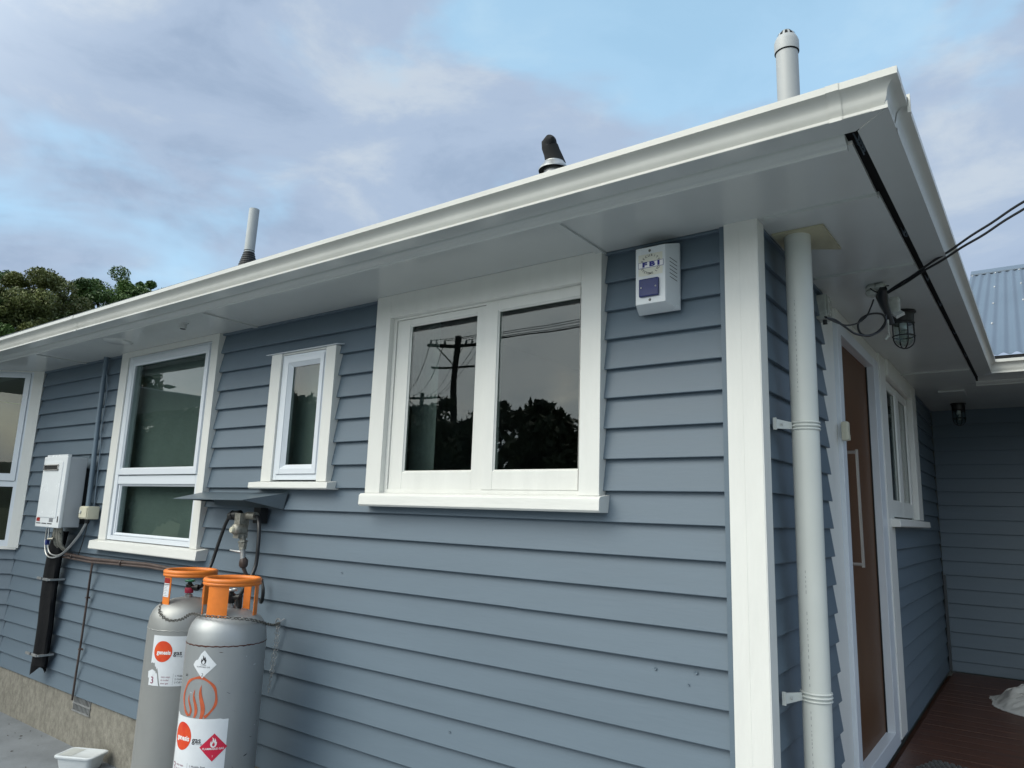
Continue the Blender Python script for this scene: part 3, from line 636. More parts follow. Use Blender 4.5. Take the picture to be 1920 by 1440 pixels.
pipe_mark(2.12, 2.46); pipe_mark(1.42, 1.50); pipe_mark(1.12, 1.36); pipe_mark(.85, 1.05); mk = mk.build('printed_marks', 'greylogo', dp); mk['kind'] = 'stuff'

# ------------------------------------------------------------------ text helper
def text_mesh(body, size, bold=False, extrude=0, offset=0, align='CENTER', spacing=1):
    c = bpy.data.curves.new('t', 'FONT'); c.body = body; c.size = size; c.align_x = align; c.align_y = 'CENTER'; c.offset = offset; c.resolution_u = 3; c.space_character = spacing
    o = bpy.data.objects.new('t', c); COL.objects.link(o); bpy.context.view_layer.update()
    me = bpy.data.meshes.new_from_object(o.evaluated_get(bpy.context.evaluated_depsgraph_get()))
    vs = [tuple(v.co) for v in me.vertices]; fs = [tuple(p.vertices) for p in me.polygons]
    bpy.data.objects.remove(o); bpy.data.curves.remove(c); bpy.data.meshes.remove(me); return vs, fs
def put_text(fn, body, size, x, y, m, parent, name='lettering', sx=1, rot=0, **k):
    vs, fs = text_mesh(body, size, **k); ca, sa = math.cos(rot), math.sin(rot); mb = MB()
    mb.add([fn(x+(a*sx*ca-b*sa), y+(a*sx*sa+b*ca)) for a, b, _ in vs], fs); return mb.build(name, m, parent, recalc=False)
def shape(fn, pts, m, parent, name):
    """flat print: strips between upper and lower outline (list of (u, lo, hi))"""
    mb = MB(); vs = []; fs = []
    for u, lo, hi in pts: vs += [fn(u, lo), fn(u, hi)]
    for i in range(len(pts)-1): fs.append((2*i, 2*i+2, 2*i+3, 2*i+1))
    mb.add(vs, fs); return mb.build(name, m, parent, recalc=False)
def circ(cx, cy, rx, ry, n=28): return [(cx-rx*math.cos(math.pi*i/n), cy-ry*math.sin(math.pi*i/n), cy+ry*math.sin(math.pi*i/n)) for i in range(n+1)]
def diamond(cx, cy, r, n=12): return [(cx-r+2*r*i/n, cy-(r-abs(-r+2*r*i/n)), cy+(r-abs(-r+2*r*i/n))) for i in range(n+1)]
def rect(u0, u1, z0, z1, n=16): return [(u0+(u1-u0)*i/n, z0, z1) for i in range(n+1)]
def poly(fn, outline, m, parent, name):
    mb = MB(); mb.add([fn(u, z) for u, z in outline], [tuple(range(len(outline)))]); return mb.build(name, m, parent, recalc=False)
FLAME = [(-.02, -.5), (-.25, -.42), (-.38, -.2), (-.36, .05), (-.27, .25), (-.26, .02), (-.16, .12), (-.12, .38), (-.2, .6), (.0, .42), (.06, .2), (.12, .34), (.1, .5), (.24, .3), (.3, .05), (.38, .12), (.36, -.2), (.24, -.42)]

# ------------------------------------------------------------------ gas cylinders
CR = .178
def cylinder(cx, cy, label, silver_m, th_cam, plate_ang, legs, weld_m):
    t = thing('gas_cylinder', (cx, cy, .004), label, 'gas cylinder')
    prof = [(.0001, .06), (.10, .05), (.16, .075), (.174, .12), (CR, .17), (CR, 1.015), (CR+.0005, 1.03), (CR-.002, 1.048), (.173, 1.075), (.163, 1.103), (.146, 1.126), (.120, 1.145), (.080, 1.160), (.040, 1.168), (.0001, 1.170)]
    MB().lathe(prof, (cx, cy, 0), 72).build('body', silver_m, t, smooth=True)
    MB().lathe([(.150, .004), (.165, .004), (.168, .09), (.16, .10)], (cx, cy, 0), 48).build('foot_ring', silver_m, t, smooth=True)
    wb = MB(); n = 120; vs = []; fs = []; rr = random.Random(int(cx*100)); ws = [rr.uniform(.5, 1.35) for _ in range(n)]
    for k in range(n):
        a = 2*math.pi*k/n; w = .0026*(ws[k]+ws[(k+1) % n]*.6); jz = .0012*math.sin(k*1.7)
        for r, z in ((CR-.001, -w), (CR+.0014, -w*.4), (CR+.0014, w*.4), (CR-.001, w)): vs.append((cx+r*math.cos(a), cy+r*math.sin(a), 1.022+z+jz))
    for k in range(n):
        for j in range(3): fs.append((k*4+j, ((k+1) % n)*4+j, ((k+1) % n)*4+j+1, k*4+j+1))
    wb.add(vs, fs); wb.build('weld_seam', weld_m, t)
    cz = 1.300; RR = .122
    co = MB(); co.torus((cx, cy, cz), RR, .0125, n=48, k=12); co.torus((cx, cy, cz-.014), RR+.003, .009, n=48, k=10)
    col = co.build('collar_ring', 'orange', t, smooth=True)
    def strip(a, half, z0, z1, nm='collar_plate'):
        mb = MB(); vs = []; n = 10; th = .004
        for i in range(n+1):
            b = a-half+2*half*i/n
            for r, z in ((RR+.004, z0), (RR+.004, z1), (RR+.004-th, z1), (RR+.004-th, z0)): vs.append((cx+r*math.cos(b), cy+r*math.sin(b), z))
        fs = [(0, 1, 2, 3), tuple(n*4+k for k in (3, 2, 1, 0))]
        for i in range(n):
            for j in range(4): fs.append((i*4+j, i*4+(j+1) % 4, (i+1)*4+(j+1) % 4, (i+1)*4+j))
        mb.add(vs, fs); return mb.build(nm, 'orange', t, smooth=False)
    pl = strip(plate_ang[0], plate_ang[1], 1.138, 1.292)
    for a in legs: strip(a, .16, 1.135, 1.290, 'collar_leg')
    return t, pl
# print frames that wrap round a cylinder: u = arc length, left/right as seen by the photographer
def wrap(cx, cy, r, th0): return lambda u, z: (cx+r*math.cos(th0+u/CR), cy+r*math.sin(th0+u/CR), z)
C1 = (-2.434, -.378); C2 = (-2.932, -.305)
t1 = math.atan2(CP.y-C1[1], CP.x-C1[0]); t2 = math.atan2(CP.y-C2[1], CP.x-C2[0])
g1, pl1 = cylinder(*C1, 'front silver gas cylinder with orange collar, flame stencil and rusty seam, nearest the camera', 'silver1', t1, (t1-.52, .42), [t1-1.55, t1+1.15, t1+2.5], 'rust')
g2, pl2 = cylinder(*C2, 'rear silver gas cylinder with orange collar and a torn label, left of the other', 'silver2', t2, (t2-1.05, .26), [t2+.75, t2+2.4], 'silver2')
for g in (g1, g2): g['group'] = 'gas cylinders against the wall'
w1 = wrap(*C1, CR+.0012, t1); w1b = wrap(*C1, CR+.0018, t1); w1c = wrap(*C1, CR+.0024, t1); w1d = wrap(*C1, CR+.0030, t1)
# stencilled plate relief
wp = lambda r: (lambda u, z: (C1[0]+r*math.cos(t1-.52+u/.126), C1[1]+r*math.sin(t1-.52+u/.126), z))
for z_, h_ in ((1.225, .003), (1.200, .003), (1.172, .003)): shape(wp(.1268), rect(-.022, .022, z_, z_+h_, 4), 'rust' if 0 else 'orange', pl1, 'pressed_line')
mbp = MB()
for a, b in ((-.024, 1.168), (.022, 1.168)):
    pass
# hazard diamond in white
dlab = [(u, lo, hi) for u, lo, hi in diamond(-.075-.018, .945, .060, 16)]
dlab = [(u, lo, hi-(.012*abs(math.sin(u*140)) if -.146 < u < -.112 else 0)) for u, lo, hi in dlab if u > -.147]
lab = shape(w1, dlab, 'label', g1, 'hazard_label')
poly(w1b, [(-.093+x*.034, .962+y*.036) for x, y in FLAME], 'ink', lab, 'flame_symbol')
poly(w1c, [(-.093+x*.016, .955+y*.018) for x, y in FLAME], 'label', lab, 'flame_core')
put_text(w1b, 'FLAMMABLE GAS', .0085, -.093, .933, 'ink', lab); put_text(w1b, '2', .017, -.093, .900, 'ink', lab)
shape(w1b, rect(-.107, -.079, .941, .9425, 4), 'ink', lab, 'printed_rule')
# flame stencil ring
n = 56; sv = []; sf = []
mb = MB()
for i in range(n+1):
    a = math.radians(-62+i*(304/n)); a2 = math.pi/2-math.radians(-152+i*(304/n))
    for r in (.0800, .0905+.002*math.sin(i*.7)):
        sv.append(w1(-.105+r*math.cos(a2), .800+r*1.02*math.sin(a2)))
mb.add(sv, [(2*i, 2*i+1, 2*i+3, 2*i+2) for i in range(n)]); mb.build('stencil_ring', 'flame', g1, recalc=False)
def flamestroke(u0, zb, zt, w, nm='stencil_flame'):
    pts = []; mb = MB(); vs = []; n = 16
    for i in range(n+1):
        s = i/n; z = zb+(zt-zb)*s; c = u0+.010*math.sin(s*5.2+.4)-.004; ww = w*(math.sin(math.pi*min(1, s*.80+.2))**.8)*(1 if s < .98 else 0)
        vs += [w1(c-ww/2, z), w1(c+ww/2, z)]
    mb.add(vs, [(2*i, 2*i+1, 2*i+3, 2*i+2) for i in range(n)]); mb.build(nm, 'flame', g1, recalc=False)
flamestroke(-.140, .722, .812, .012); flamestroke(-.112, .718, .836, .015); flamestroke(-.080, .714, .858, .020)
# big supplier label
zt, zb_ = .712, .462; pts = []
for i in range(25):
    u = -.232+.272*i/24; pts.append((u, zb_+.0-.0*u, zt+(.006 if i > 1 else .014)-.010*math.sin(i/24*math.pi)*.3-(.004 if u > .01 else 0)))
lab = shape(w1, pts, 'label', g1, 'supplier_label')
shape(w1b, circ(-.170, .635, .054, .058), 'red', lab, 'logo_ball')
put_text(w1c, 'genesis', .030, -.165, .628, 'whiteink', lab, offset=.0009, sx=.95); put_text(w1c, 'gas', .034, -.088, .626, 'ink', lab, offset=.0004); put_text(w1b, 'energy', .011, -.075, .612, 'greylogo', lab)
shape(w1b, diamond(-.013, .598, .058), 'crimson', lab, 'hazard_diamond')
poly(w1c, [(-.013+x*.036, .617+y*.040) for x, y in FLAME], 'whiteink', lab, 'flame_symbol'); poly(w1d, [(-.013+x*.014, .612+y*.018) for x, y in FLAME], 'crimson', lab, 'flame_core')
put_text(w1c, 'FLAMMABLE GAS', .0118, -.013, .592, 'whiteink', lab, offset=.0002); put_text(w1c, '2', .010, -.013, .562, 'whiteink', lab)
for k, (tx, mm) in enumerate((('1 Mobile App', 'ink'), ('2 Online at', 'ink'), ('3 Call 0800 300 400', 'ink'))): put_text(w1b, tx, .0135, -.112, .517-.016*k, mm, lab, align='LEFT')
put_text(w1b, 'genesisenergy.co.nz', .0125, -.045, .501, 'redink', lab, align='LEFT'); shape(w1b, rect(-.046, .040, .4925, .4935, 4), 'redink', lab, 'printed_rule')
shape(w1b, rect(-.122, -.121, .47, .53, 1), 'greylogo', lab, 'printed_rule')
put_text(w1b, '3', .052, -.212, .50, 'purple', lab)
for k, tx in enumerate(('easy ways', 'to order', 'your gas')): put_text(w1b, tx, .0125, -.193, .516-.016*k, 'purple', lab, align='LEFT')
# rear cylinder's torn label
w2 = wrap(*C2, CR+.0012, t2); w2b = wrap(*C2, CR+.0018, t2); w2c = wrap(*C2, CR+.0024, t2)
top = 1.00; pts = []
for i in range(40):
    u = -.155+.185*i/39
    lo = .868-.002*math.sin(i*2.1) if u < -.128 else (.852 if u < -.120 else (.842+.004*math.sin(i*3) if u < -.110 else .842-(u+.110)*4.2)); lo = max(lo, .762)
    pts.append((u, lo, top-.001*i/39))
lab = shape(w2, pts, 'label', g2, 'supplier_label')
shape(w2b, circ(-.094, .925, .048, .050), 'red', lab, 'logo_ball')
put_text(w2c, 'genesis', .027, -.088, .920, 'whiteink', lab, offset=.0009, sx=.92); put_text(w2c, 'gas', .032, -.020, .919, 'ink', lab, offset=.0004); put_text(w2b, 'energy', .010, -.010, .903, 'greylogo', lab)
pts = []
for i in range(20):
    u = -.158+.066*i/19; pts.append((u, .762, max(.7625, .822+.004*math.sin(i*2.5) if u < -.112 else .822-(u+.112)*4.0)))
lab2 = shape(w2, pts, 'label', g2, 'label_scrap')
poly(w2b, [(-.165, .795), (-.135, .806), (-.118, .828), (-.142, .838), (-.168, .826)], 'label', g2, 'label_curl')
put_text(w2c, '3', .046, -.136, .786, 'purple', lab2)
for k, tx in enumerate(('easy ways', 'to order', 'your gas')): put_text(w2b, tx, .0115, -.082 if 0 else -.088, .806-.015*k, 'purple', lab, align='LEFT')
shape(w2b, rect(-.030, -.0292, .768, .822, 1), 'greylogo', lab, 'printed_rule')
for k, tx in enumerate(('1 Mobile', '2 Online', '3 Call 0800')): put_text(w2b, tx, .012, -.022, .810-.015*k, 'ink', lab, align='LEFT')
# instruction tag on the rear collar leg
wq = lambda r: (lambda u, z: (C2[0]+r*math.cos(t2-1.05+u/.127), C2[1]+r*math.sin(t2-1.05+u/.127), z))
tg = shape(wq(.1275), rect(-.026, .026, 1.178, 1.272, 6), 'label', pl2, 'instruction_tag')
shape(wq(.1280), rect(-.026, .026, 1.246, 1.272, 6), 'redlogo', pl2, 'tag_heading')
for k in range(7): shape(wq(.1281), rect(-.021, .018-.006*(k % 3), 1.184+k*.008, 1.1855+k*.008, 3), 'greylogo' if k != 6 else 'ink', pl2, 'printed_line')
shape(wq(.1281), rect(-.026, .026, 1.238, 1.2415, 3), 'ink', pl2, 'printed_rule')
rs = random.Random(21)
for (wf, g_, n_) in ((wrap(*C1, CR+.0008, t1), g1, 26), (wrap(*C2, CR+.0008, t2), g2, 12)):
    for i in range(n_):
        u = rs.uniform(-.22, .24); z = rs.uniform(.42, 1.0); L_ = rs.uniform(.003, .014); h_ = rs.uniform(.0008, .0022); a_ = rs.uniform(-.5, .5)
        if (-.24 < u < .05 and z < .73) or abs(u+.093) < .07 and z > .87: continue
        poly(wf, [(u-L_, z-a_*L_), (u-L_*.3, z+h_), (u+L_, z+a_*L_+h_*.3), (u+L_*.2, z-h_)], rs.choice(['ink', 'chain', 'rust', 'label']), g_, 'scuff')
# valves
def valve(cx, cy, t, wheel, bodym, ang):
    b = MB(); b.lathe([(.020, 1.165), (.020, 1.182), (.013, 1.184), (.013, 1.200)], (cx, cy, 0), 16); b.build('valve_neck', 'galv', t, smooth=True)
    b = MB(); b.lathe([(.0145, 1.190), (.019, 1.196), (.019, 1.232), (.012, 1.238), (.009, 1.245)], (cx, cy, 0), 12)
    d = Vector((math.cos(ang), math.sin(ang), .0)); c = Vector((cx, cy, 1.218)); b.tube([c, c+d*.030, c+d*.032, c+d*.05], [.012, .012, .017, .017], 10); b.build('valve', bodym, t, smooth=True)
    h = MB(); h.torus((cx, cy, 1.252), .020, .006, n=18, k=6)
    for k in range(3): a = k*2.1+.3; h.tube([(cx, cy, 1.251), (cx+.02*math.cos(a), cy+.02*math.sin(a), 1.251)], .004, 6)
    h.build('valve_wheel', wheel, t, smooth=True); return c+d*.05
v1 = valve(*C1, g1, 'galv', 'black', .35); v2 = valve(*C2, g2, 'valvegreen', 'black', .55)
MB().lathe([(.021, 1.190), (.022, 1.196), (.022, 1.214), (.019, 1.218)], (*C2, 0), 14).build('valve_cap', 'valvered', g2, smooth=True)

# ------------------------------------------------------------------ regulator assembly, hoses, hood
rg = thing('gas_regulator', (-2.82, -.02, 1.28), 'weathered grey changeover gas regulator on the wall under the painted metal hood', 'gas regulator')
b = MB(); b.lathe([(.0001, .034), (.020, .034), (.030, .026), (.034, .014), (.036, 0), (.036, -.03)], (-2.845, -.105, 1.525), 24, axis='y'); b.box((-2.872, -.118, 1.475), (-2.822, -.06, 1.612)); b.build('regulator_body', 'brass', rg, bevel=0, smooth=True)
b = MB(); b.lathe([(.0001, .010), (.014, .010), (.018, .004), (.018, -.004)], (-2.850, -.140, 1.520), 16, axis='y'); b.build('inspection_window', 'creamplastic', rg, smooth=True)
b = MB(); b.tube([(-2.865, -.09, 1.605), (-2.915, -.10, 1.598)], .024, 12); b.tube([(-2.915, -.10, 1.598), (-2.94, -.11, 1.590)], [.028, .02], 12); b.build('changeover_knob', 'black', rg, smooth=True)
b = MB(); b.tube([(-2.825, -.07, 1.60), (-2.745, -.07, 1.598)], .022, 12); b.build('outlet_elbow', 'brass', rg, smooth=True)
b = MB().box((-2.80, -.05, 1.56), (-2.74, -.0, 1.645)).build('mounting_bracket', 'black', rg)
b = MB(); b.tube([(-2.835, -.085, 1.49), (-2.832, -.08, 1.462)], .017, 12); b.tube([(-2.832, -.08, 1.462), (-2.830, -.08, 1.452)], .026, 6); b.tube([(-2.830, -.08, 1.452), (-2.829, -.08, 1.430)], .022, 6); b.tube([(-2.829, -.08, 1.43), (-2.826, -.08, 1.415)], .019, 10)
b.build('union_nut', 'brass', rg, smooth=True)
b = MB(); b.tube([(-2.826, -.08, 1.42), (-2.822, -.075, 1.365)], .014, 12); b.tube([(-2.822, -.07, 1.40), (-2.86, -.10, 1.404), (-2.885, -.12, 1.410)], [.010, .006, .003], 8); b.build('ball_valve', 'galv', rg, smooth=True)
b = MB(); b.tube([(-2.822, -.075, 1.370), (-2.820, -.07, 1.356), (-2.820, -.07, 1.33), (-2.818, -.07, 1.318)], [.016, .024, .024, .017], 8); b.tube([(-2.818, -.07, 1.32), (-2.815, -.04, 1.262), (-2.815, -.03, 1.20)], .0105, 10); b.build('riser_pipe', 'copper', rg, smooth=True)
def smoothpts(P, n=8):
    P = [Vector(p) for p in P]; P = [P[0]*2-P[1]]+P+[P[-1]*2-P[-2]]; out_ = []
    for i in range(1, len(P)-2):
        for k in range(n):
            t = k/n; out_.append(.5*((2*P[i])+(-P[i-1]+P[i+1])*t+(2*P[i-1]-5*P[i]+4*P[i+1]-P[i+2])*t*t+(-P[i-1]+3*P[i]-3*P[i+1]+P[i+2])*t**3))
    return out_+[P[-2]]
h = MB(); h.tube(smoothpts([(-2.94, -.11, 1.59), (-2.962, -.118, 1.535), (-2.985, -.13, 1.44), (-3.0, -.15, 1.33), (-2.97, -.20, 1.262), (-2.90, -.25, 1.232), (v2.x, v2.y, v2.z)]), .0095, 10)
h = h.build('gas_hose', 'rubber', smooth=True); tag(h, 'black rubber hose from the regulator down to the rear gas cylinder', 'hose', 'gas hoses')
h = MB(); h.tube(smoothpts([(-2.745, -.07, 1.598), (-2.695, -.09, 1.590), (-2.652, -.11, 1.545), (-2.630, -.12, 1.45), (-2.625, -.13, 1.33), (-2.60, -.20, 1.235), (-2.55, -.27, 1.175), (-2.47, -.315, 1.155) , (-2.40, -.35, 1.175), (v1.x, v1.y, v1.z)]), .0100, 10)
h = h.build('gas_hose', 'rubber', smooth=True); tag(h, 'black rubber hose from the regulator looping down to the front gas cylinder', 'hose', 'gas hoses')
hd = thing('rain_hood', (-3.0, 0, 1.64), 'dark painted sheet metal hood sheltering the gas regulator below the narrow window', 'rain hood')
A0, A1, A2, A3 = (-3.40, -.004, 1.728), (-2.572, -.004, 1.730), (-2.69, -.20, 1.684), (-3.39, -.20, 1.682)
b = MB(); b.add([A0, A1, A2, A3]+[(x, y, z-.003) for x, y, z in (A0, A1, A2, A3)], [(0, 1, 2, 3), (7, 6, 5, 4), (2, 3, 7, 6), (0, 3, 7, 4)]); b.build('top_sheet', 'hood', hd)
b = MB(); b.add([A1, A2, (-2.60, -.004, 1.640)]+[(A1[0]-.003, A1[1], A1[2]), (A2[0]-.003, A2[1], A2[2]), (-2.603, -.004, 1.640)], [(0, 1, 2), (5, 4, 3), (1, 2, 5, 4), (0, 2, 5, 3)]); b.build('side_sheet', 'hood', hd)
b = MB(); b.add([A0, A3, (-3.26, -.004, 1.668)], [(0, 1, 2)]); b.add([(-3.26, -.012, 1.655), (-2.61, -.012, 1.640), (-2.61, -.012, 1.72), (-3.26, -.012, 1.72)], [(0, 1, 2, 3)]); b.build('side_sheet', 'hood', hd)

# ------------------------------------------------------------------ chain and hooks on the wall
def chain(P, link, r, name, label, cat, m='chain', group=None):
    pts = smoothpts(P, 10); L = [0]
    for a, b in zip(pts, pts[1:]): L.append(L[-1]+(b-a).length)
    t = thing(name, tuple(pts[0]), label, cat, group); k = int(L[-1]/(link*.74)); proto = {}
    for i in range(k):
        s = L[-1]*(i+.5)/k; j = max(q for q in range(len(L)) if L[q] <= s); j = min(j, len(pts)-2); f = (s-L[j])/max(1e-9, L[j+1]-L[j]); c = pts[j].lerp(pts[j+1], f); d = (pts[j+1]-pts[j]).normalized()
        up = Vector((0, 0, 1)) if abs(d.z) < .9 else Vector((1, 0, 0)); n1_ = (up-d*up.dot(d)).normalized(); n2_ = d.cross(n1_)
        a = n1_*.7+n2_*.7 if i % 2 else n1_*.7-n2_*.7
        w = link*.30; ring_ = [c+d*(math.cos(q)*(link*.5-r))+a*(math.sin(q)*w) for q in [2*math.pi*z/10 for z in range(10)]]; ring_ += ring_[:2]
        MB().tube(ring_, r, 5, cap=False).build('link', m, t, smooth=True)
    return t
def PX(x, y, dep):
    d = F_+R_*((x-960)/1335.14)-U_*((y-720)/1335.14); return CP+d*dep
chain([(-2.985, -.415, 1.150), (-2.90, -.470, 1.108), (-2.80, -.478, 1.082), (-2.69, -.474, 1.096), (-2.56, -.500, 1.138), (-2.42, -.522, 1.146), (-2.30, -.470, 1.146), (-2.27, -.36, 1.128), (-2.36, -.19, 1.080), (-2.49, -.05, 1.058), (-2.545, -.012, 1.052)], .022, .0024, 'safety_chain', 'steel safety chain looped across the tops of both gas cylinders to the wall', 'chain')
chain([(-2.545, -.02, 1.050), (-2.55, -.016, .96), (-2.566, -.014, .86), (-2.566, -.014, .78), (-2.576, -.014, .70)], .026, .0013, 'light_chain', 'thin light chain hanging down the wall right of the gas cylinders', 'chain', 'galv')
chain([(-2.530, -.02, 1.050), (-2.533, -.016, .95), (-2.550, -.014, .85), (-2.558, -.014, .78)], .026, .0012, 'light_chain', 'second thin strand of chain hanging close beside the light chain', 'chain', 'galv')
b = MB(); b.torus((-2.535, -.022, 1.055), .020, .003, (0, 1, 0), n=14, k=6, a0=math.radians(150), a1=math.radians(390)); b.tube([(-2.52, -.02, 1.062), (-2.51, .0, 1.075)], .003, 6)
tag(b.build('wall_hook', 'galv', smooth=True), 'small metal hook in the wall holding the thin chains', 'hook')
b = MB(); P = smoothpts([(-2.712, -.015, 1.262), (-2.685, -.032, 1.242), (-2.664, -.04, 1.215), (-2.664, -.038, 1.178), (-2.682, -.03, 1.146), (-2.70, -.028, 1.150), (-2.712, -.025, 1.162)]); b.tube(P, [.004+.006*math.sin(math.pi*i/(len(P)-1)) for i in range(len(P))], 8)
tag(b.build('hose_hook', 'black', smooth=True), 'curved black hook on the boards right of the front gas cylinder', 'hook')

# ------------------------------------------------------------------ copper pipes
cp = thing('copper_pipe', (-4.0, -.03, 1.24), 'long brown gas pipe running level along the wall under the tall window', 'pipe')
P = [(-5.20, -.032, 1.262), (-4.70, -.030, 1.247), (-3.9, -.028, 1.262), (-3.3, -.028, 1.245), (-2.83, -.030, 1.245)]
b = MB(); b.tube(P, .0115, 10); b.build('pipe', 'copper', cp, smooth=True)
b = MB(); b.tube([(x, y-.004, z-.024+.004*i) for i, (x, y, z) in enumerate(P[:4])], .008, 8); b.build('second_pipe', 'copper', cp, smooth=True)
for x in (-4.98, -4.25, -3.45):
    b = MB(); b.torus((x, -.028, 1.247), .018, .005, (1, 0, 0), n=14, k=6); b.build('pipe_clip', 'copper', cp, smooth=True)
cv = thing('downward_pipe', (-4.70, -.02, .30), 'thin purplish brown pipe dropping from the level pipe to the foundation vent', 'pipe')
b = MB(); b.tube(smoothpts([(-4.66, -.035, 1.235), (-4.690, -.022, 1.10), (-4.697, -.020, .9), (-4.705, -.018, .70), (-4.722, -.015, .5), (-4.735, -.012, .30)]), .0075, 8); b.build('pipe', 'copper', cv, smooth=True)
b = MB(); b.tube(smoothpts([(-4.645, -.035, 1.235), (-4.678, -.03, 1.12), (-4.686, -.028, .97)]), .005, 8); b.build('second_pipe', 'copper', cv, smooth=True)
for z in (.985, .640):
    b = MB(); b.torus((-4.697, -.02, z), .012, .004, n=12, k=6); b.box((-4.715, -.018, z-.006), (-4.672, -.012, z+.006)); b.build('pipe_clip', 'copper', cv)

# ------------------------------------------------------------------ water heater
wh = thing('water_heater', (-5.1, 0, 1.45), 'white wall mounted gas water heater left of the tall window', 'water heater')
X0, X1, Y0, Y1, H0, H1 = -5.30, -4.905, -.19, -.05, 1.452, 1.966
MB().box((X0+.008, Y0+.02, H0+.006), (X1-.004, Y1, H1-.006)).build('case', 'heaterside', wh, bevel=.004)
MB().box((X0, Y0, H0), (X1, Y0+.024, H1)).build('front_cover', 'heater', wh, bevel=.006)
MB().box((X0+.03, Y0-.004, H0+.07), (X1-.055, Y0+.001, H1-.04)).build('raised_panel', 'heater', wh, bevel=.0018)
MB().box((X0+.04, Y0+.002, H1-.004), (X1-.01, Y0+.03, H1+.012)).build('top_flange', 'heater', wh, bevel=.002)
b = MB(); b.box((X0+.045, Y0-.007, H1-.097), (X1-.125, Y0-.003, H1-.068)); v = b.build('exhaust_slot', 'void', wh)
ringv = MB(); u0, u1, z0_, z1_ = X0+.038, X1-.118, H1-.103, H1-.061
for a, bb in (((u0, z0_), (u1, z0_+.006)), ((u0, z1_-.006), (u1, z1_)), ((u0, z0_), (u0+.006, z1_)), ((u1-.006, z0_), (u1, z1_))): ringv.box((a[0], Y0-.012, a[1]), (bb[0], Y0-.003, bb[1]))
ringv.build('exhaust_surround', 'steel', v)
MB().box((X0+.02, Y0-.0022, H0+.040), (X0+.075, Y0-.0002, H0+.066)).build('red_badge', 'redlogo', wh)
MB().box((X1-.160, Y0-.0022, H0+.040), (X1-.100, Y0-.0002, H0+.066)).build('grey_badge', 'greylogo', wh)
for x in (X0+.02, X0+.115, X0+.21): MB().box((x, Y0-.0022, H0+.024), (x+.075, Y0-.0002, H0+.030)).build('air_slot', 'ink', wh)
MB().box((X1-.030, Y0-.0022, H0+.04), (X1-.018, Y0-.0002, H0+.082)).build('status_label', 'ink', wh)
MB().box((X0-.02, Y1, H0+.03), (X1-.03, -.005, H1-.08)).build('wall_bracket', 'black', wh)
MB().box((X1-.1, Y1-.002, H1-.01), (X1+.02, Y1+.004, H1+.014)).build('wall_bracket', 'hood', wh)
b = MB(); 
for (x, z) in ((-5.03, 1.44), (-5.07, 1.43), (-5.12, 1.44)):
    b.tube([(x, -.12, 1.455), (x, -.115, 1.40), (x-.005, -.10, 1.33), (x-.008, -.06, 1.29)], [.012, .019, .012, .010], 8)
b.tube([(-5.03, -.12, 1.41), (-5.0, -.14, 1.405)], .010, 8); b.tube([(-5.10, -.13, 1.37), (-5.14, -.15, 1.365)], .009, 8); b.build('pipe_fittings', 'brass', wh, smooth=True)
MB().box((-5.16, -.16, 1.325), (-5.13, -.14, 1.36)).build('isolating_tap', 'bluelens', wh)
lg = thing('lagged_pipe', (-5.3, -.03, .45), 'ragged black foam lagged pipe hanging down the wall below the water heater', 'pipe')
P = [(-5.20, -.06, 1.42), (-5.232, -.065, 1.25), (-5.255, -.062, 1.06), (-5.258, -.058, .9), (-5.250, -.055, .75), (-5.258, -.052, .60), (-5.268, -.05, .50), (-5.275, -.05, .45)]
Q = smoothpts(P, 8); b = MB(); NQ = 22; vs = []
from mathutils import noise as mno
for i, q in enumerate(Q):
    for k in range(NQ):
        a_ = 2*math.pi*k/NQ; ww = .082+.010*mno.noise(Vector((math.cos(a_)*1.5, math.sin(a_)*1.5, q.z*9)))+(.0 if i < len(Q)-4 else -.006*(i-len(Q)+4))
        zz = (.045*math.cos(a_*2)+.02*mno.noise(Vector((k*.9, 1, 2)))) if i == len(Q)-1 else 0
        vs.append((q.x+.038+ww*math.cos(a_)*(1-.10*(math.sin(a_*2)**2)), q.y+.042*math.sin(a_)*(1+.25*math.cos(a_*4)), q.z+zz))
b.add(vs, [(i*NQ+k, i*NQ+(k+1) % NQ, (i+1)*NQ+(k+1) % NQ, (i+1)*NQ+k) for i in range(len(Q)-1) for k in range(NQ)]); b.build('lagging', 'lag', lg, smooth=True)
for z, x in ((1.075, -5.232), (.545, -5.24)):
    b = MB(); b.box((x-.095, -.115, z-.009), (x-.02, -.104, z+.009)); b.box((x+.0, -.113, z-.010), (x+.085, -.102, z+.008)); b.box((x+.08, -.105, z-.008), (x+.105, -.0, z+.006)); b.build('pipe_strap', 'galv', lg, bevel=.002)
# conduit and switch box
cd = thing('conduit', (-4.91, -.03, 1.6), 'blue painted conduit rising from the switch box to the soffit beside the tall window', 'conduit')
b = MB(); b.tube([(-4.83, -.040, 1.60), (-4.875, -.025, 1.95), (-4.90, -.022, 2.3), (-4.905, -.022, SOF)], .017, 12); b.build('pipe', 'bluepvc', cd, smooth=True)
b = MB(); b.tube(smoothpts([(-4.875, -.02, 2.62), (-4.835, -.015, 2.45), (-4.845, -.015, 2.2), (-4.815, -.015, 2.0), (-4.81, -.012, 1.75), (-4.80, -.012, 1.6)]), .004, 6); b.build('loose_wire', 'bluepvc', cd)
eb = thing('switch_box', (-4.8, -.0, 1.52), 'small weathered cream electrical switch box at the foot of the conduit', 'electrical box')
MB().box((-4.848, -.085, 1.522), (-4.722, -.004, 1.612)).build('box_body', 'creamplastic', eb, bevel=.006)
MB().box((-4.842, -.092, 1.530), (-4.728, -.084, 1.604)).build('box_cover', 'creamplastic', eb, bevel=.004)
MB().lathe([(.0001, .008), (.012, .006), (.014, 0)], (-4.815, -.093, 1.572), 12, axis='y').build('switch_knob', 'curtain', eb, smooth=True)
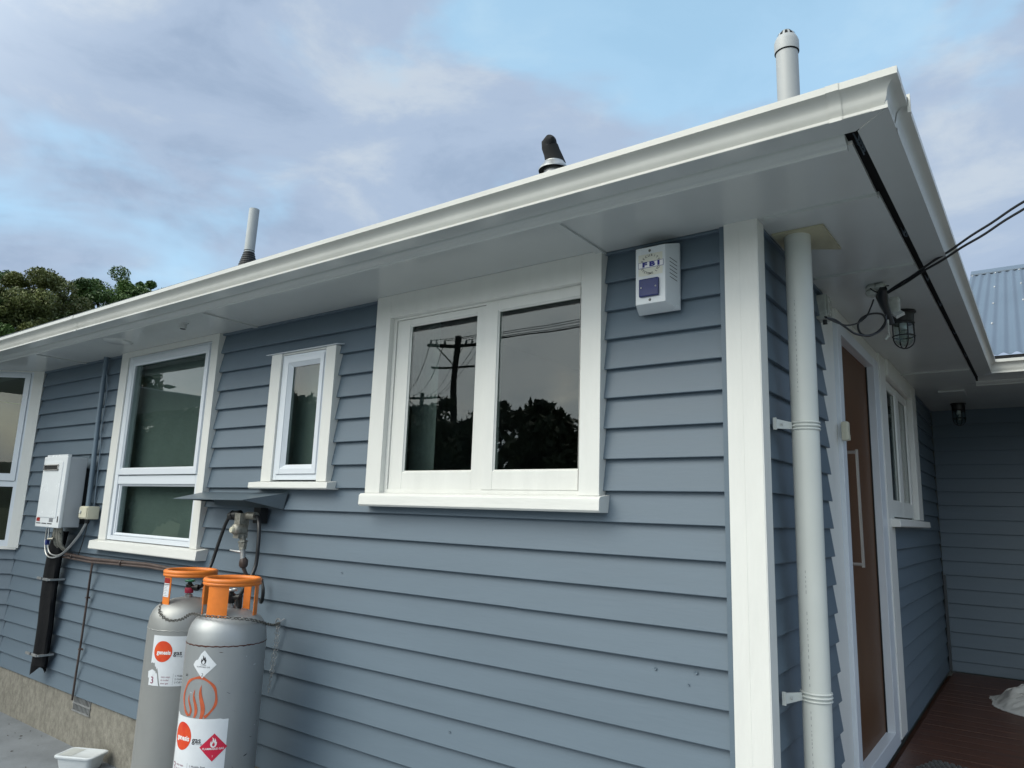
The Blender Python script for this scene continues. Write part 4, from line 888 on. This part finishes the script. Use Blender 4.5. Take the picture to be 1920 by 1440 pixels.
MB().lathe([(.013, 1.49), (.016, 1.505), (.016, 1.522)], (-4.80, -.045, 0), 12).build('cable_gland', 'black', eb, smooth=True)
for k, (P, m_, r_, lb) in enumerate((([(-4.80, -.045, 1.50), (-4.86, -.06, 1.40), (-4.98, -.09, 1.28), (-5.10, -.11, 1.235), (-5.20, -.12, 1.25), (-5.255, -.12, 1.33), (-5.262, -.12, 1.44)], 'galv', .006, 'outer grey cable drooping from the switch box up to the water heater'),
     ([(-4.80, -.050, 1.50), (-4.87, -.07, 1.39), (-5.0, -.10, 1.27), (-5.12, -.115, 1.255), (-5.19, -.12, 1.30), (-5.225, -.12, 1.44)], 'galv', .005, 'inner grey cable drooping from the switch box up to the water heater'),
     ([(-4.79, -.045, 1.50), (-4.80, -.05, 1.40), (-4.83, -.05, 1.32), (-4.88, -.04, 1.265)], 'black', .0035, 'thin black wire dropping from the switch box to the gas pipe'))):
    b = MB(); b.tube(smoothpts(P), r_, 8); tag(b.build('power_cable', m_, smooth=True), lb, 'cable', 'cables under the water heater')
# ------------------------------------------------------------------ alarm box
ab = thing('alarm_box', (-.37, 0, 2.43), 'white security alarm siren box with blue lens high on the wall by the corner', 'alarm box')
fx0, fx1, fz0, fz1, fy = -.437, -.316, 2.452, 2.676, -.090; bx0, bx1, bz0, bz1 = -.462, -.292, 2.435, 2.700
b = MB(); b.add([(fx0, fy, fz0), (fx1, fy, fz0), (fx1, fy, fz1), (fx0, fy, fz1), (bx0, -.012, bz0), (bx1, -.012, bz0), (bx1, -.012, bz1), (bx0, -.012, bz1), (bx0, -.002, bz0), (bx1, -.002, bz0), (bx1, -.002, bz1), (bx0, -.002, bz1)],
    [(0, 1, 2, 3), (0, 4, 5, 1), (1, 5, 6, 2), (2, 6, 7, 3), (3, 7, 4, 0), (4, 8, 9, 5), (5, 9, 10, 6), (6, 10, 11, 7), (7, 11, 8, 4), (8, 11, 10, 9)]); b.build('case', 'heater', ab, bevel=.0022)
ff = lambda o_: (lambda u, z: (u, fy-o_, z))
shape(ff(.0012), rect(fx0+.012, fx1-.010, 2.562, 2.648, 2), 'stickerpaper', ab, 'sticker')
cxl, czl = (fx0+fx1)/2+.001, 2.605
b = MB()
for wd, a0, a1, flip in (('SECURITY', 155, 25, 0), ('SYSTEMS LTD', 205, 335, 1)):
    for i, ch in enumerate(wd):
        if ch == ' ': continue
        a = math.radians(a0+(a1-a0)*i/(len(wd)-1)); vs, fs = text_mesh(ch, .0125, offset=.0002); rt = a-math.pi/2 if not flip else a+math.pi/2
        px_, pz_ = cxl+.037*math.cos(a), czl+.036*math.sin(a)
        b.add([(px_+x*math.cos(rt)-y_*math.sin(rt), fy-.0018, pz_+x*math.sin(rt)+y_*math.cos(rt)) for x, y_, _ in vs], fs)
b.build('lettering', 'ink', ab, recalc=False)
shape(ff(.0016), rect(fx0+.012, fx1-.006, 2.593, 2.617, 2), 'navy', ab, 'name_panel_edge'); shape(ff(.0020), rect(fx0+.0135, fx1-.0075, 2.5945, 2.6155, 2), 'whiteink', ab, 'name_panel')
put_text(ff(.0024), 'F B I', .0235, cxl+.003, 2.605, 'navy', ab, sx=1.65, offset=.0016)
MB().box((fx0+.018, fy-.012, 2.478), (fx1-.024, fy+.001, 2.548)).build('strobe_lens', 'bluelens', ab, bevel=.004)
for x in (fx0+.028, fx1-.034): MB().lathe([(.0001, .002), (.003, .001), (.0035, 0)], (x, fy-.0125, 2.513), 8, axis='y').build('screw', 'galv', ab)
for z in (2.661, 2.466): MB().lathe([(.0001, .003), (.004, .003), (.0055, 0)], ((fx0+fx1)/2-.002, fy-.0005, z), 10, axis='y').build('screw', 'chain', ab)
for k in range(6):
    z = 2.625-.015*k; s0 = Vector((fx1, fy, z)); q = lambda f, zz: (fx1+(bx1-fx1)*f+.0008, fy+(-.012-fy)*f-.0008, zz)
    b = MB(); b.add([q(.30, z+.004), q(.82, z-.006), q(.82, z-.0085), q(.30, z+.0015)], [(0, 1, 2, 3)]); b.build('louvre', 'void', ab, recalc=False)

# ------------------------------------------------------------------ soffit fittings
b = MB(); b.lathe([(.0001, -.010), (.075, -.010), (.088, -.006), (.094, 0), (.094, .002)], (-4.255, -.245, SOF), 32); b = b.build('soffit_vent', 'soffit', smooth=True); tag(b, 'round white vent cover under the eaves above the tall window', 'vent')
no = thing('soffit_nozzle', (-3.36, -.28, SOF), 'small white tube fitting under the eaves above the tall window', 'eaves fitting')
MB().lathe([(.030, 0), (.030, -.004), (.021, -.006), (.021, -.034), (.017, -.036)], (-3.36, -.28, SOF), 20).build('socket', 'soffit', no, smooth=True)
MB().lathe([(.0001, -.030), (.017, -.030), (.0165, -.037)], (-3.36, -.28, SOF), 16).build('opening', 'void', no)
b = MB().box((.165, 4.03, SOF-.012), (.345, 4.30, SOF+.003)).build('ceiling_vent', 'soffit', bevel=.003); tag(b, 'flat white rectangular vent on the porch ceiling near the corner', 'vent')

def cage_lamp(loc, label):
    x, y, z = loc; t = thing('cage_lamp', loc, label, 'lamp', 'caged porch lamps')
    MB().lathe([(.0001, 0), (.060, 0), (.062, -.008), (.052, -.012), (.050, -.055), (.046, -.062), (.0001, -.062)], loc, 28).build('lamp_base', 'black', t, smooth=True)
    prof = [(.043, -.060), (.043, -.135)]+[(.043*math.cos(a), -.135-.045*math.sin(a)) for a in [math.pi/2*i/8 for i in range(1, 9)]]
    MB().lathe(prof, loc, 28).build('glass_jar', 'jar', t, smooth=True)
    b = MB(); b.lathe([(.0001, -.060), (.017, -.062), (.017, -.092), (.014, -.095)], loc, 14); b.build('bulb_cap', 'heater', t, smooth=True)
    b = MB(); b.lathe([(.012, -.095), (.014, -.105), (.022, -.125), (.024, -.138), (.018, -.153), (.0001, -.160)], loc, 18); b.build('bulb', 'jar', t, smooth=True)
    b = MB()
    for k in range(4):
        a = k*math.pi/2+.5; dx, dy = math.cos(a), math.sin(a)
        P = [(x+dx*.050, y+dy*.050, z-.055), (x+dx*.051, y+dy*.051, z-.138)]+[(x+dx*.051*math.cos(q), y+dy*.051*math.cos(q), z-.138-.054*math.sin(q)) for q in [math.pi/2*i/7 for i in range(1, 8)]]
        b.tube(P, .0034, 6)
    b.torus((x, y, z-.130), .051, .0034, n=28, k=6); b.torus((x, y, z-.062), .049, .005, n=28, k=6); b.build('cage', 'black', t, smooth=True)
    return t
lampA = cage_lamp((.262, 1.50, SOF), 'black caged glass lamp hanging under the eaves beside the cable anchor')
lampB = copy_tree(lampA, (.245, 4.78, SOF+.002), 'dark caged lamp in the shadowed porch corner beyond the flat ceiling vent')

# ------------------------------------------------------------------ cable entry
jb = thing('junction_box', (-.0, .94, 2.58), 'pale grey junction box on the side wall beside the top of the drainpipe', 'electrical box')
MB().box((-.018, .905, 2.585), (.030, .990, 2.700)).build('box_body', 'insul', jb, bevel=.008); MB().box((.030, .912, 2.60), (.038, .982, 2.69)).build('box_cover', 'insul', jb, bevel=.003)
MB().tube([(.012, .945, 2.588), (.012, .95, 2.565)], .010, 8).build('cable_gland', 'black', jb)
ca = thing('cable_anchor', (.225, .97, 2.72), 'grey porcelain cable anchor with black wrapped joint under the eaves', 'cable anchor')
MB().lathe([(.0001, 0), (.030, 0), (.036, -.012), (.030, -.020), (.036, -.030), (.026, -.046), (.0001, -.052)], (.215, .99, 2.728), 18).build('insulator', 'insul', ca, smooth=True)
MB().lathe([(.0001, 0), (.022, 0), (.026, -.012), (.018, -.024), (.0001, -.028)], (.248, .965, 2.722), 14).build('insulator', 'insul', ca, smooth=True)
b = MB(); b.tube([(.262, .94, 2.695), (.250, .975, 2.668), (.252, 1.0, 2.640), (.262, 1.03, 2.600), (.270, 1.06, 2.56)], [.016, .026, .020, .014, .012], 18); b.build('wrapped_joint', 'rubber', ca, smooth=True)
b = MB(); b.tube(smoothpts([(.20, .97, 2.722), (.215, .955, 2.70), (.24, .96, 2.685), (.262, .945, 2.69)]), .003, 6); b.tube(smoothpts([(.245, .99, 2.726), (.262, .965, 2.712), (.285, .925, 2.70)]), .003, 6); b.build('tie_wire', 'rubber', ca)
sn = thing('light_sensor', (.27, 1.08, 2.62), 'clear and white plastic light sensor hanging beside the cable anchor', 'sensor')
MB().box((.262, 1.07, 2.615), (.305, 1.11, 2.690)).build('sensor_body', 'insul', sn, bevel=.009)
b = MB(); b.add([(.290, 1.055, 2.592), (.322, 1.075, 2.612), (.300, 1.085, 2.632), (.272, 1.065, 2.612), (.290, 1.075, 2.585), (.322, 1.095, 2.605), (.300, 1.105, 2.625), (.272, 1.085, 2.605)], [(0, 1, 2, 3), (4, 5, 6, 7), (0, 1, 5, 4), (1, 2, 6, 5), (2, 3, 7, 6), (3, 0, 4, 7)]); b.build('sensor_shade', 'curtain', sn)
hang = [PX(1665, 600, 3.15), PX(1666, 618, 3.18), PX(1668, 632, 3.2)]
b = MB(); b.tube(hang, [.004, .003, .002], 6); b.tube([PX(1660, 637, 3.2), PX(1666, 628, 3.2)], .006, 6); tag(b.build('wire_end', 'insul', smooth=True), 'short loose white wire end dangling left of the caged lamp', 'wire')
# wires between anchor, coil and junction box: points in the place (m)
def W3(*q): return [tuple(PX(*a)) for a in q]
D0 = 3.05
co = MB(); co.tube(smoothpts(W3((1661, 590, 3.14), (1659, 606, 3.14), (1646, 622, 3.12), (1628, 630, 3.10), (1613, 624, 3.08), (1609, 608, 3.08), (1618, 595, 3.09), (1636, 588, 3.12), (1655, 590, 3.14), (1661, 604, 3.13), (1652, 619, 3.12), (1630, 629, 3.09), (1605, 626, 3.05), (1586, 614, 2.99), (1568, 601, 2.90), (1556, 597, 2.83), (1549, 595, 2.79))), .0048, 7)
tag(co.build('coiled_wire', 'rubber', smooth=True), 'black wire coiled in a loop under the cable anchor', 'wire')
co = MB(); co.tube(smoothpts(W3((1638, 562, 3.14), (1633, 576, 3.12), (1624, 594, 3.09), (1608, 606, 3.04), (1588, 610, 2.98), (1572, 606, 2.92), (1558, 600, 2.84), (1547, 594, 2.79))), .0036, 7)
tag(co.build('feed_wire', 'rubber', smooth=True), 'thin black wire drooping from the anchor to the junction box', 'wire')
# service cable to the street
Pa = PX(1664, 549, 3.05); Pb = PX(1770, 481, 2.83); Pc = PX(1920, 384, 2.62)
dirn = (Pc-Pa); far = Pa+dirn*18
for k, (o_, lb) in enumerate((((0, 0, .012), 'upper black twisted overhead service cable crossing below the gutter'), ((.004, .004, -.010), 'lower black twisted overhead service cable crossing below the gutter'))):
    pts = []
    for i in range(200):
        s = (i/199)**1.6; c = Pa.lerp(far, s)-Vector((0, 0, 1))*(.9*math.sin(math.pi*s)*0.0)
        tw = (c-Pa).length*38+k*1.5; o2 = Vector(o_)*min(1, s*18+.25); pts.append(c+o2+Vector((0, 0, math.sin(tw)*.0016)))
    b = MB(); b.tube(pts, .0048, 6); tag(b.build('service_cable', 'rubber', smooth=True), lb, 'cable', 'overhead service cables')
# doorbell / door sensor
ds = thing('door_chime', (-.0, 1.28, 2.06), 'cream plastic door chime button on the frame left of the door handle', 'door chime')
MB().box((-.001, 1.235, 2.058), (.030, 1.285, 2.150)).build('chime_body', 'creamplastic', ds, bevel=.008)
MB().box((.012, 1.238, 2.060), (.0315, 1.282, 2.088)).build('chime_button', 'creamplastic', ds, bevel=.003)

# ------------------------------------------------------------------ roof pipes
vp = thing('roof_vent_pipe', (-.035, .66, 3.3), 'thick white plastic vent pipe with slotted cap rising above the roof near the corner', 'vent pipe')
cx, cy = -.035, .655
MB().lathe([(.049, 3.28), (.049, 3.83)], (cx, cy, 0), 36).build('pipe', 'ventpvc', vp, smooth=True)
MB().lathe([(.0505, 3.805), (.0545, 3.805), (.0545, 3.855), (.050, 3.870), (.0440, 3.882)], (cx, cy, 0), 36).build('cap_collar', 'ventpvc', vp, smooth=True)
b = MB()
for k in range(12):
    a0 = 2*math.pi*k/12; vs = []
    for i in range(7):
        q = i/6; r = .044*(math.cos(q*1.25)**.7)*.98+.0; z = 3.882+.034*q
        for da in (-.11, .11): vs.append((cx+r*math.cos(a0+da), cy+r*math.sin(a0+da), z))
    b.add(vs, [(2*i, 2*i+1, 2*i+3, 2*i+2) for i in range(6)])
b.build('cap_slats', 'ventpvc', vp); MB().lathe([(.020, 3.912), (.022, 3.916), (.0001, 3.924)], (cx, cy, 0), 20).build('cap_top', 'ventpvc', vp, smooth=True)
MB().lathe([(.0405, 3.876), (.036, 3.895), (.024, 3.909), (.0001, 3.912)], (cx, cy, 0), 20).build('cap_core', 'void', vp, smooth=True)
MB().lathe([(.0498, 3.800), (.0540, 3.8045)], (cx, cy, 0), 36).build('cap_seal', 'void', vp)
sv_ = thing('roof_vent_pipe', (-2.64, -.35, 2.9), 'thin grey vent pipe with black rubber boot at the left part of the roof', 'vent pipe')
cx, cy = -2.635, -.350
b = MB(); b.tube([(cx, cy, 2.88), (cx+.012, cy, 3.262)], .0275, 18); b.build('pipe', 'greypvc', sv_, smooth=True)
prof = []
for i in range(9): r = .060-.0036*i; prof += [(r, 2.900+.0135*i), (r-.005, 2.9065+.0135*i)]
prof += [(.029, 3.022)]
MB().lathe(prof, (cx+.004, cy, 0), 24).build('rubber_boot', 'black', sv_)
fl = thing('flue_cowl', (-1.41, .79, 3.3), 'black curved chimney cowl on a short steel flue above the middle of the roof', 'chimney cowl')
cx, cy = -1.41, .80
MB().lathe([(.062, 3.30), (.062, 3.705)], (cx, cy, 0), 30).build('flue_pipe', 'galv', fl, smooth=True)
MB().lathe([(.062, 3.668), (.092, 3.652), (.093, 3.660), (.064, 3.700)], (cx, cy, 0), 30).build('storm_collar', 'galv', fl, smooth=True)
MB().lathe([(.064, 3.655), (.091, 3.650)], (cx, cy, 0), 30).build('collar_underside_shade', 'void', fl)  # shade below the storm collar put in as a near-black sheet
b = MB(); P = [PX(1041, 309, 4.22), PX(1039, 298, 4.22), PX(1035, 286, 4.22), PX(1031, 275, 4.22), PX(1030, 268, 4.22), PX(1033, 262, 4.20), PX(1036, 259.5, 4.18)]
b.tube(P, [.064, .055, .050, .0495, .047, .036, .012], 20); b.build('cowl', 'void', fl, smooth=True)
b = MB(); b.tube([PX(1034, 260, 4.2), PX(1034, 254, 4.2)], .0025, 5); b.build('cowl_spike', 'black', fl)

# ------------------------------------------------------------------ plastic container by the foundation
bx = thing('plastic_container', (-4.35, -.02, 0), 'small white plastic container with lid on the concrete by the foundation', 'container')
def rrect(x0, x1, y0, y1, r, n=5):
    pts = []
    for cx_, cy_, a in ((x1-r, y1-r, 0), (x0+r, y1-r, 90), (x0+r, y0+r, 180), (x1-r, y0+r, 270)):
        for i in range(n+1): q = math.radians(a+90*i/n); pts.append((cx_+r*math.cos(q), cy_+r*math.sin(q)))
    return pts
def loft(mb, rings, cap=True):
    k = len(rings[0]); vs = [v for r_ in rings for v in r_]; fs = [(i*k+j, i*k+(j+1) % k, (i+1)*k+(j+1) % k, (i+1)*k+j) for i in range(len(rings)-1) for j in range(k)]
    if cap: fs += [tuple(range(k))[::-1], tuple((len(rings)-1)*k+j for j in range(k))]
    mb.add(vs, fs); return mb
import functools
ROTB = math.radians(28)
def rb(x, y, z, c=(-4.235, -.135)): ca_, sa_ = math.cos(ROTB), math.sin(ROTB); return (c[0]+x*ca_-y*sa_, c[1]+x*sa_+y*ca_, z)
R_1 = lambda g_, z: [rb(x, y, z) for x, y in rrect(-.125+g_, .125-g_, -.085+g_, .085-g_, .03)]
loft(MB(), [R_1(.022, .006), R_1(.016, .02), R_1(.006, .082)]).build('tub', 'lid', bx, smooth=True)
loft(MB(), [R_1(-.004, .080), R_1(-.006, .084), R_1(-.006, .092), R_1(-.001, .096), R_1(.008, .0965), R_1(.012, .094)]).build('lid', 'lid', bx, smooth=True)
b = MB(); b.add([rb(-.11, -.066, .0949), rb(-.02, -.066, .0949), rb(-.02, .066, .0949), rb(-.11, .066, .0949)], [(0, 1, 2, 3)]); b.build('lid_flap', 'curtain', bx)
MB().box((-4.27, -.246, .04), (-4.245, -.2459, .05)).build('printed_mark', 'greylogo', bx) if False else None

# ------------------------------------------------------------------ trees
def crown_mesh(name, c, rad, nclump, nleaf, leaf, m, seed, parent, spread=.42):
    g = np.random.default_rng(seed); c = np.array(c); rad = np.array(rad)
    d = g.normal(size=(nclump, 3)); d /= np.linalg.norm(d, axis=1)[:, None]; rr_ = g.uniform(.45, 1.0, nclump)[:, None]**.6
    cc = c+d*rad*rr_*(1+.07*np.sin(d[:, :1]*7+d[:, 2:3]*5+seed)); cs = g.uniform(.3, 1.1, nclump)*spread
    k = g.integers(0, nclump, nleaf); e = g.normal(size=(nleaf, 3)); e /= np.linalg.norm(e, axis=1)[:, None]
    P = cc[k]+e*(g.uniform(.2, 1, nleaf)**.5*cs[k])[:, None]*np.array([1, 1, .75])
    a = g.normal(size=(nleaf, 3)); a /= np.linalg.norm(a, axis=1)[:, None]; b = np.cross(a, g.normal(size=(nleaf, 3))); b /= np.linalg.norm(b, axis=1)[:, None]
    s = (leaf*g.uniform(.6, 1.4, nleaf))[:, None]
    V_ = np.stack([P-a*s, P+b*s*.45, P+a*s, P-b*s*.45], 1).reshape(-1, 3)
    me = bpy.data.meshes.new(name); me.vertices.add(len(V_)); me.vertices.foreach_set('co', V_.ravel().astype(np.float32))
    me.loops.add(4*nleaf); me.loops.foreach_set('vertex_index', np.arange(4*nleaf, dtype=np.int32)); me.polygons.add(nleaf)
    me.polygons.foreach_set('loop_start', np.arange(0, 4*nleaf, 4, dtype=np.int32)); me.update(calc_edges=True); me.materials.append(M[m])
    o = bpy.data.objects.new(name, me); COL.objects.link(o); o.parent = parent; o.matrix_parent_inverse = Matrix.Translation(-Vector(off(parent))); return cc
def tree(x, y, h, rad, label, m, seed, nclump=46, nleaf=26000, leaf=.055, group=None, spread=.30):
    t = thing('tree', (x, y, 0), label, 'tree', group); cz = h-rad[2]*.95
    cc = crown_mesh('crown', (x, y, cz), rad, nclump, nleaf, leaf, m, seed, t, spread)
    b = MB(); b.tube([(x, y, 0), (x+.08, y, cz*.5), (x, y+.05, cz)], [.2, .15, .09], 8)
    for q in cc[:18]: b.tube([(x, y, cz-rad[2]*.55), ((x+q[0])/2, (y+q[1])/2, (cz-rad[2]*.3+q[2])/2), tuple(q)], [.06, .035, .012], 5)
    b.build('trunk', 'bark', t, smooth=True)
def at(px, py, dep): v = PX(px, py, dep); return v
G1 = 'trees behind the left end of the house'
def crown_top(px, py, dep, rad, label, m, seed, **k):
    v = at(px, py, dep); d = Vector((v.x-CP.x, v.y-CP.y)); tree(v.x, v.y, v.z+.05, rad, label, m, seed, group=G1, **k)
crown_top(-30, 524, 13.5, (1.5, 1.5, 1.7), 'large dark green tree at the left edge above the roof', 'leaf1', 3, nclump=170, nleaf=130000, leaf=.028)
crown_top(75, 520, 14.0, (1.15, 1.3, 1.5), 'green tree with olive tips next to the left edge above the roof', 'leaf2', 11, nclump=150, nleaf=110000, leaf=.028)
crown_top(212, 526, 16.5, (.95, 1.0, 1.15), 'dark green tree right of the gap in the foliage', 'leaf1', 15, nclump=120, nleaf=80000, leaf=.028)
crown_top(290, 541, 17.5, (.85, .7, .8), 'low treetop just showing above the gutter, rightmost of the trees', 'leaf1', 27, nclump=60, nleaf=40000, leaf=.028)
crown_top(130, 575, 16.5, (1.1, 1.1, 1.0), 'olive bush filling the dip between the two dark treetops', 'leaf2', 9, nclump=70, nleaf=48000, leaf=.030)
# trees across the street, seen in the glass
rr = random.Random(8); k = 0
LB = ['shaded tree across the street reflected in the window glass', ]
for i in range(26):
    az = math.radians(-88+i*2.3+rr.uniform(-.7, .7)); dist = rr.uniform(19, 25)
    x = CP.x+math.sin(az)*dist; y = 2.466-(math.cos(az)*dist); h = 1.65+dist*math.tan(math.radians(rr.uniform(7.2, 9.4)))
    tree(x, y, h, (rr.uniform(1.3, 1.9), rr.uniform(1.2, 1.7), h*.42), LB[0], 'leaf3', 30+i, nclump=36, nleaf=5200, leaf=.13, group='trees across the street', spread=.6)
# utility poles across the street
def pole(az, dist, hh, label):
    x = CP.x+math.sin(math.radians(az))*dist; y = 2.466-math.cos(math.radians(az))*dist; t = thing('utility_pole', (x, y, 0), label, 'utility pole', 'utility poles across the street')
    MB().tube([(x, y, 0), (x+.1, y, hh)], [.17, .13], 10).build('pole', 'polewood', t, smooth=True)
    d = Vector((math.cos(math.radians(az+18)), math.sin(math.radians(az+18)), 0)); top_ = Vector((x+.1, y, hh-.35)); b = MB()
    b.tube([top_-d*1.25, top_+d*1.25], .075, 6); b.tube([top_-d*1.1+Vector((0, 0, -.9)), top_+d*.8+Vector((0, 0, -.9))], .05, 6); b.build('crossarm', 'polewood', t)
    for s in (-1.1, -.85, -.5, .35, .6, .85, 1.1): MB().lathe([(.04, 0), (.05, .05), (.03, .09), (.045, .13), (.0001, .16)], tuple(top_+d*s+Vector((0, 0, .07))), 8).build('insulator', 'insul', t)
    MB().tube([top_-d*.9, top_+Vector((0, 0, -.9))], .03, 5).build('brace', 'polewood', t)
    return top_, d
p1, d1 = pole(-41.2, 27, 8.4, 'near timber utility pole across the street, seen in the large window'); p2, d2 = pole(-43.9, 46, 9.2, 'farther timber utility pole across the street, seen in the large window')
away = (p1-p2).normalized()
for k, s in enumerate((-1.1, -.5, .35, .85, 1.1)):
    a = p2+d2*s+Vector((0, 0, .2)); b_ = p1+d1*s+Vector((0, 0, .2)); c_ = b_+Vector((38, 6, .5)); pts = []
    for A_, B_, sag in ((a, b_, .5), (b_, c_, .9)):
        for i in range(20): q = i/19; pts.append(A_.lerp(B_, q)-Vector((0, 0, 4*sag*q*(1-q))))
    b = MB(); b.tube(pts, .014, 5); tag(b.build('power_line', 'rubber'), 'overhead power line between the utility poles across the street', 'power line', 'power lines across the street')
tag(house, None)
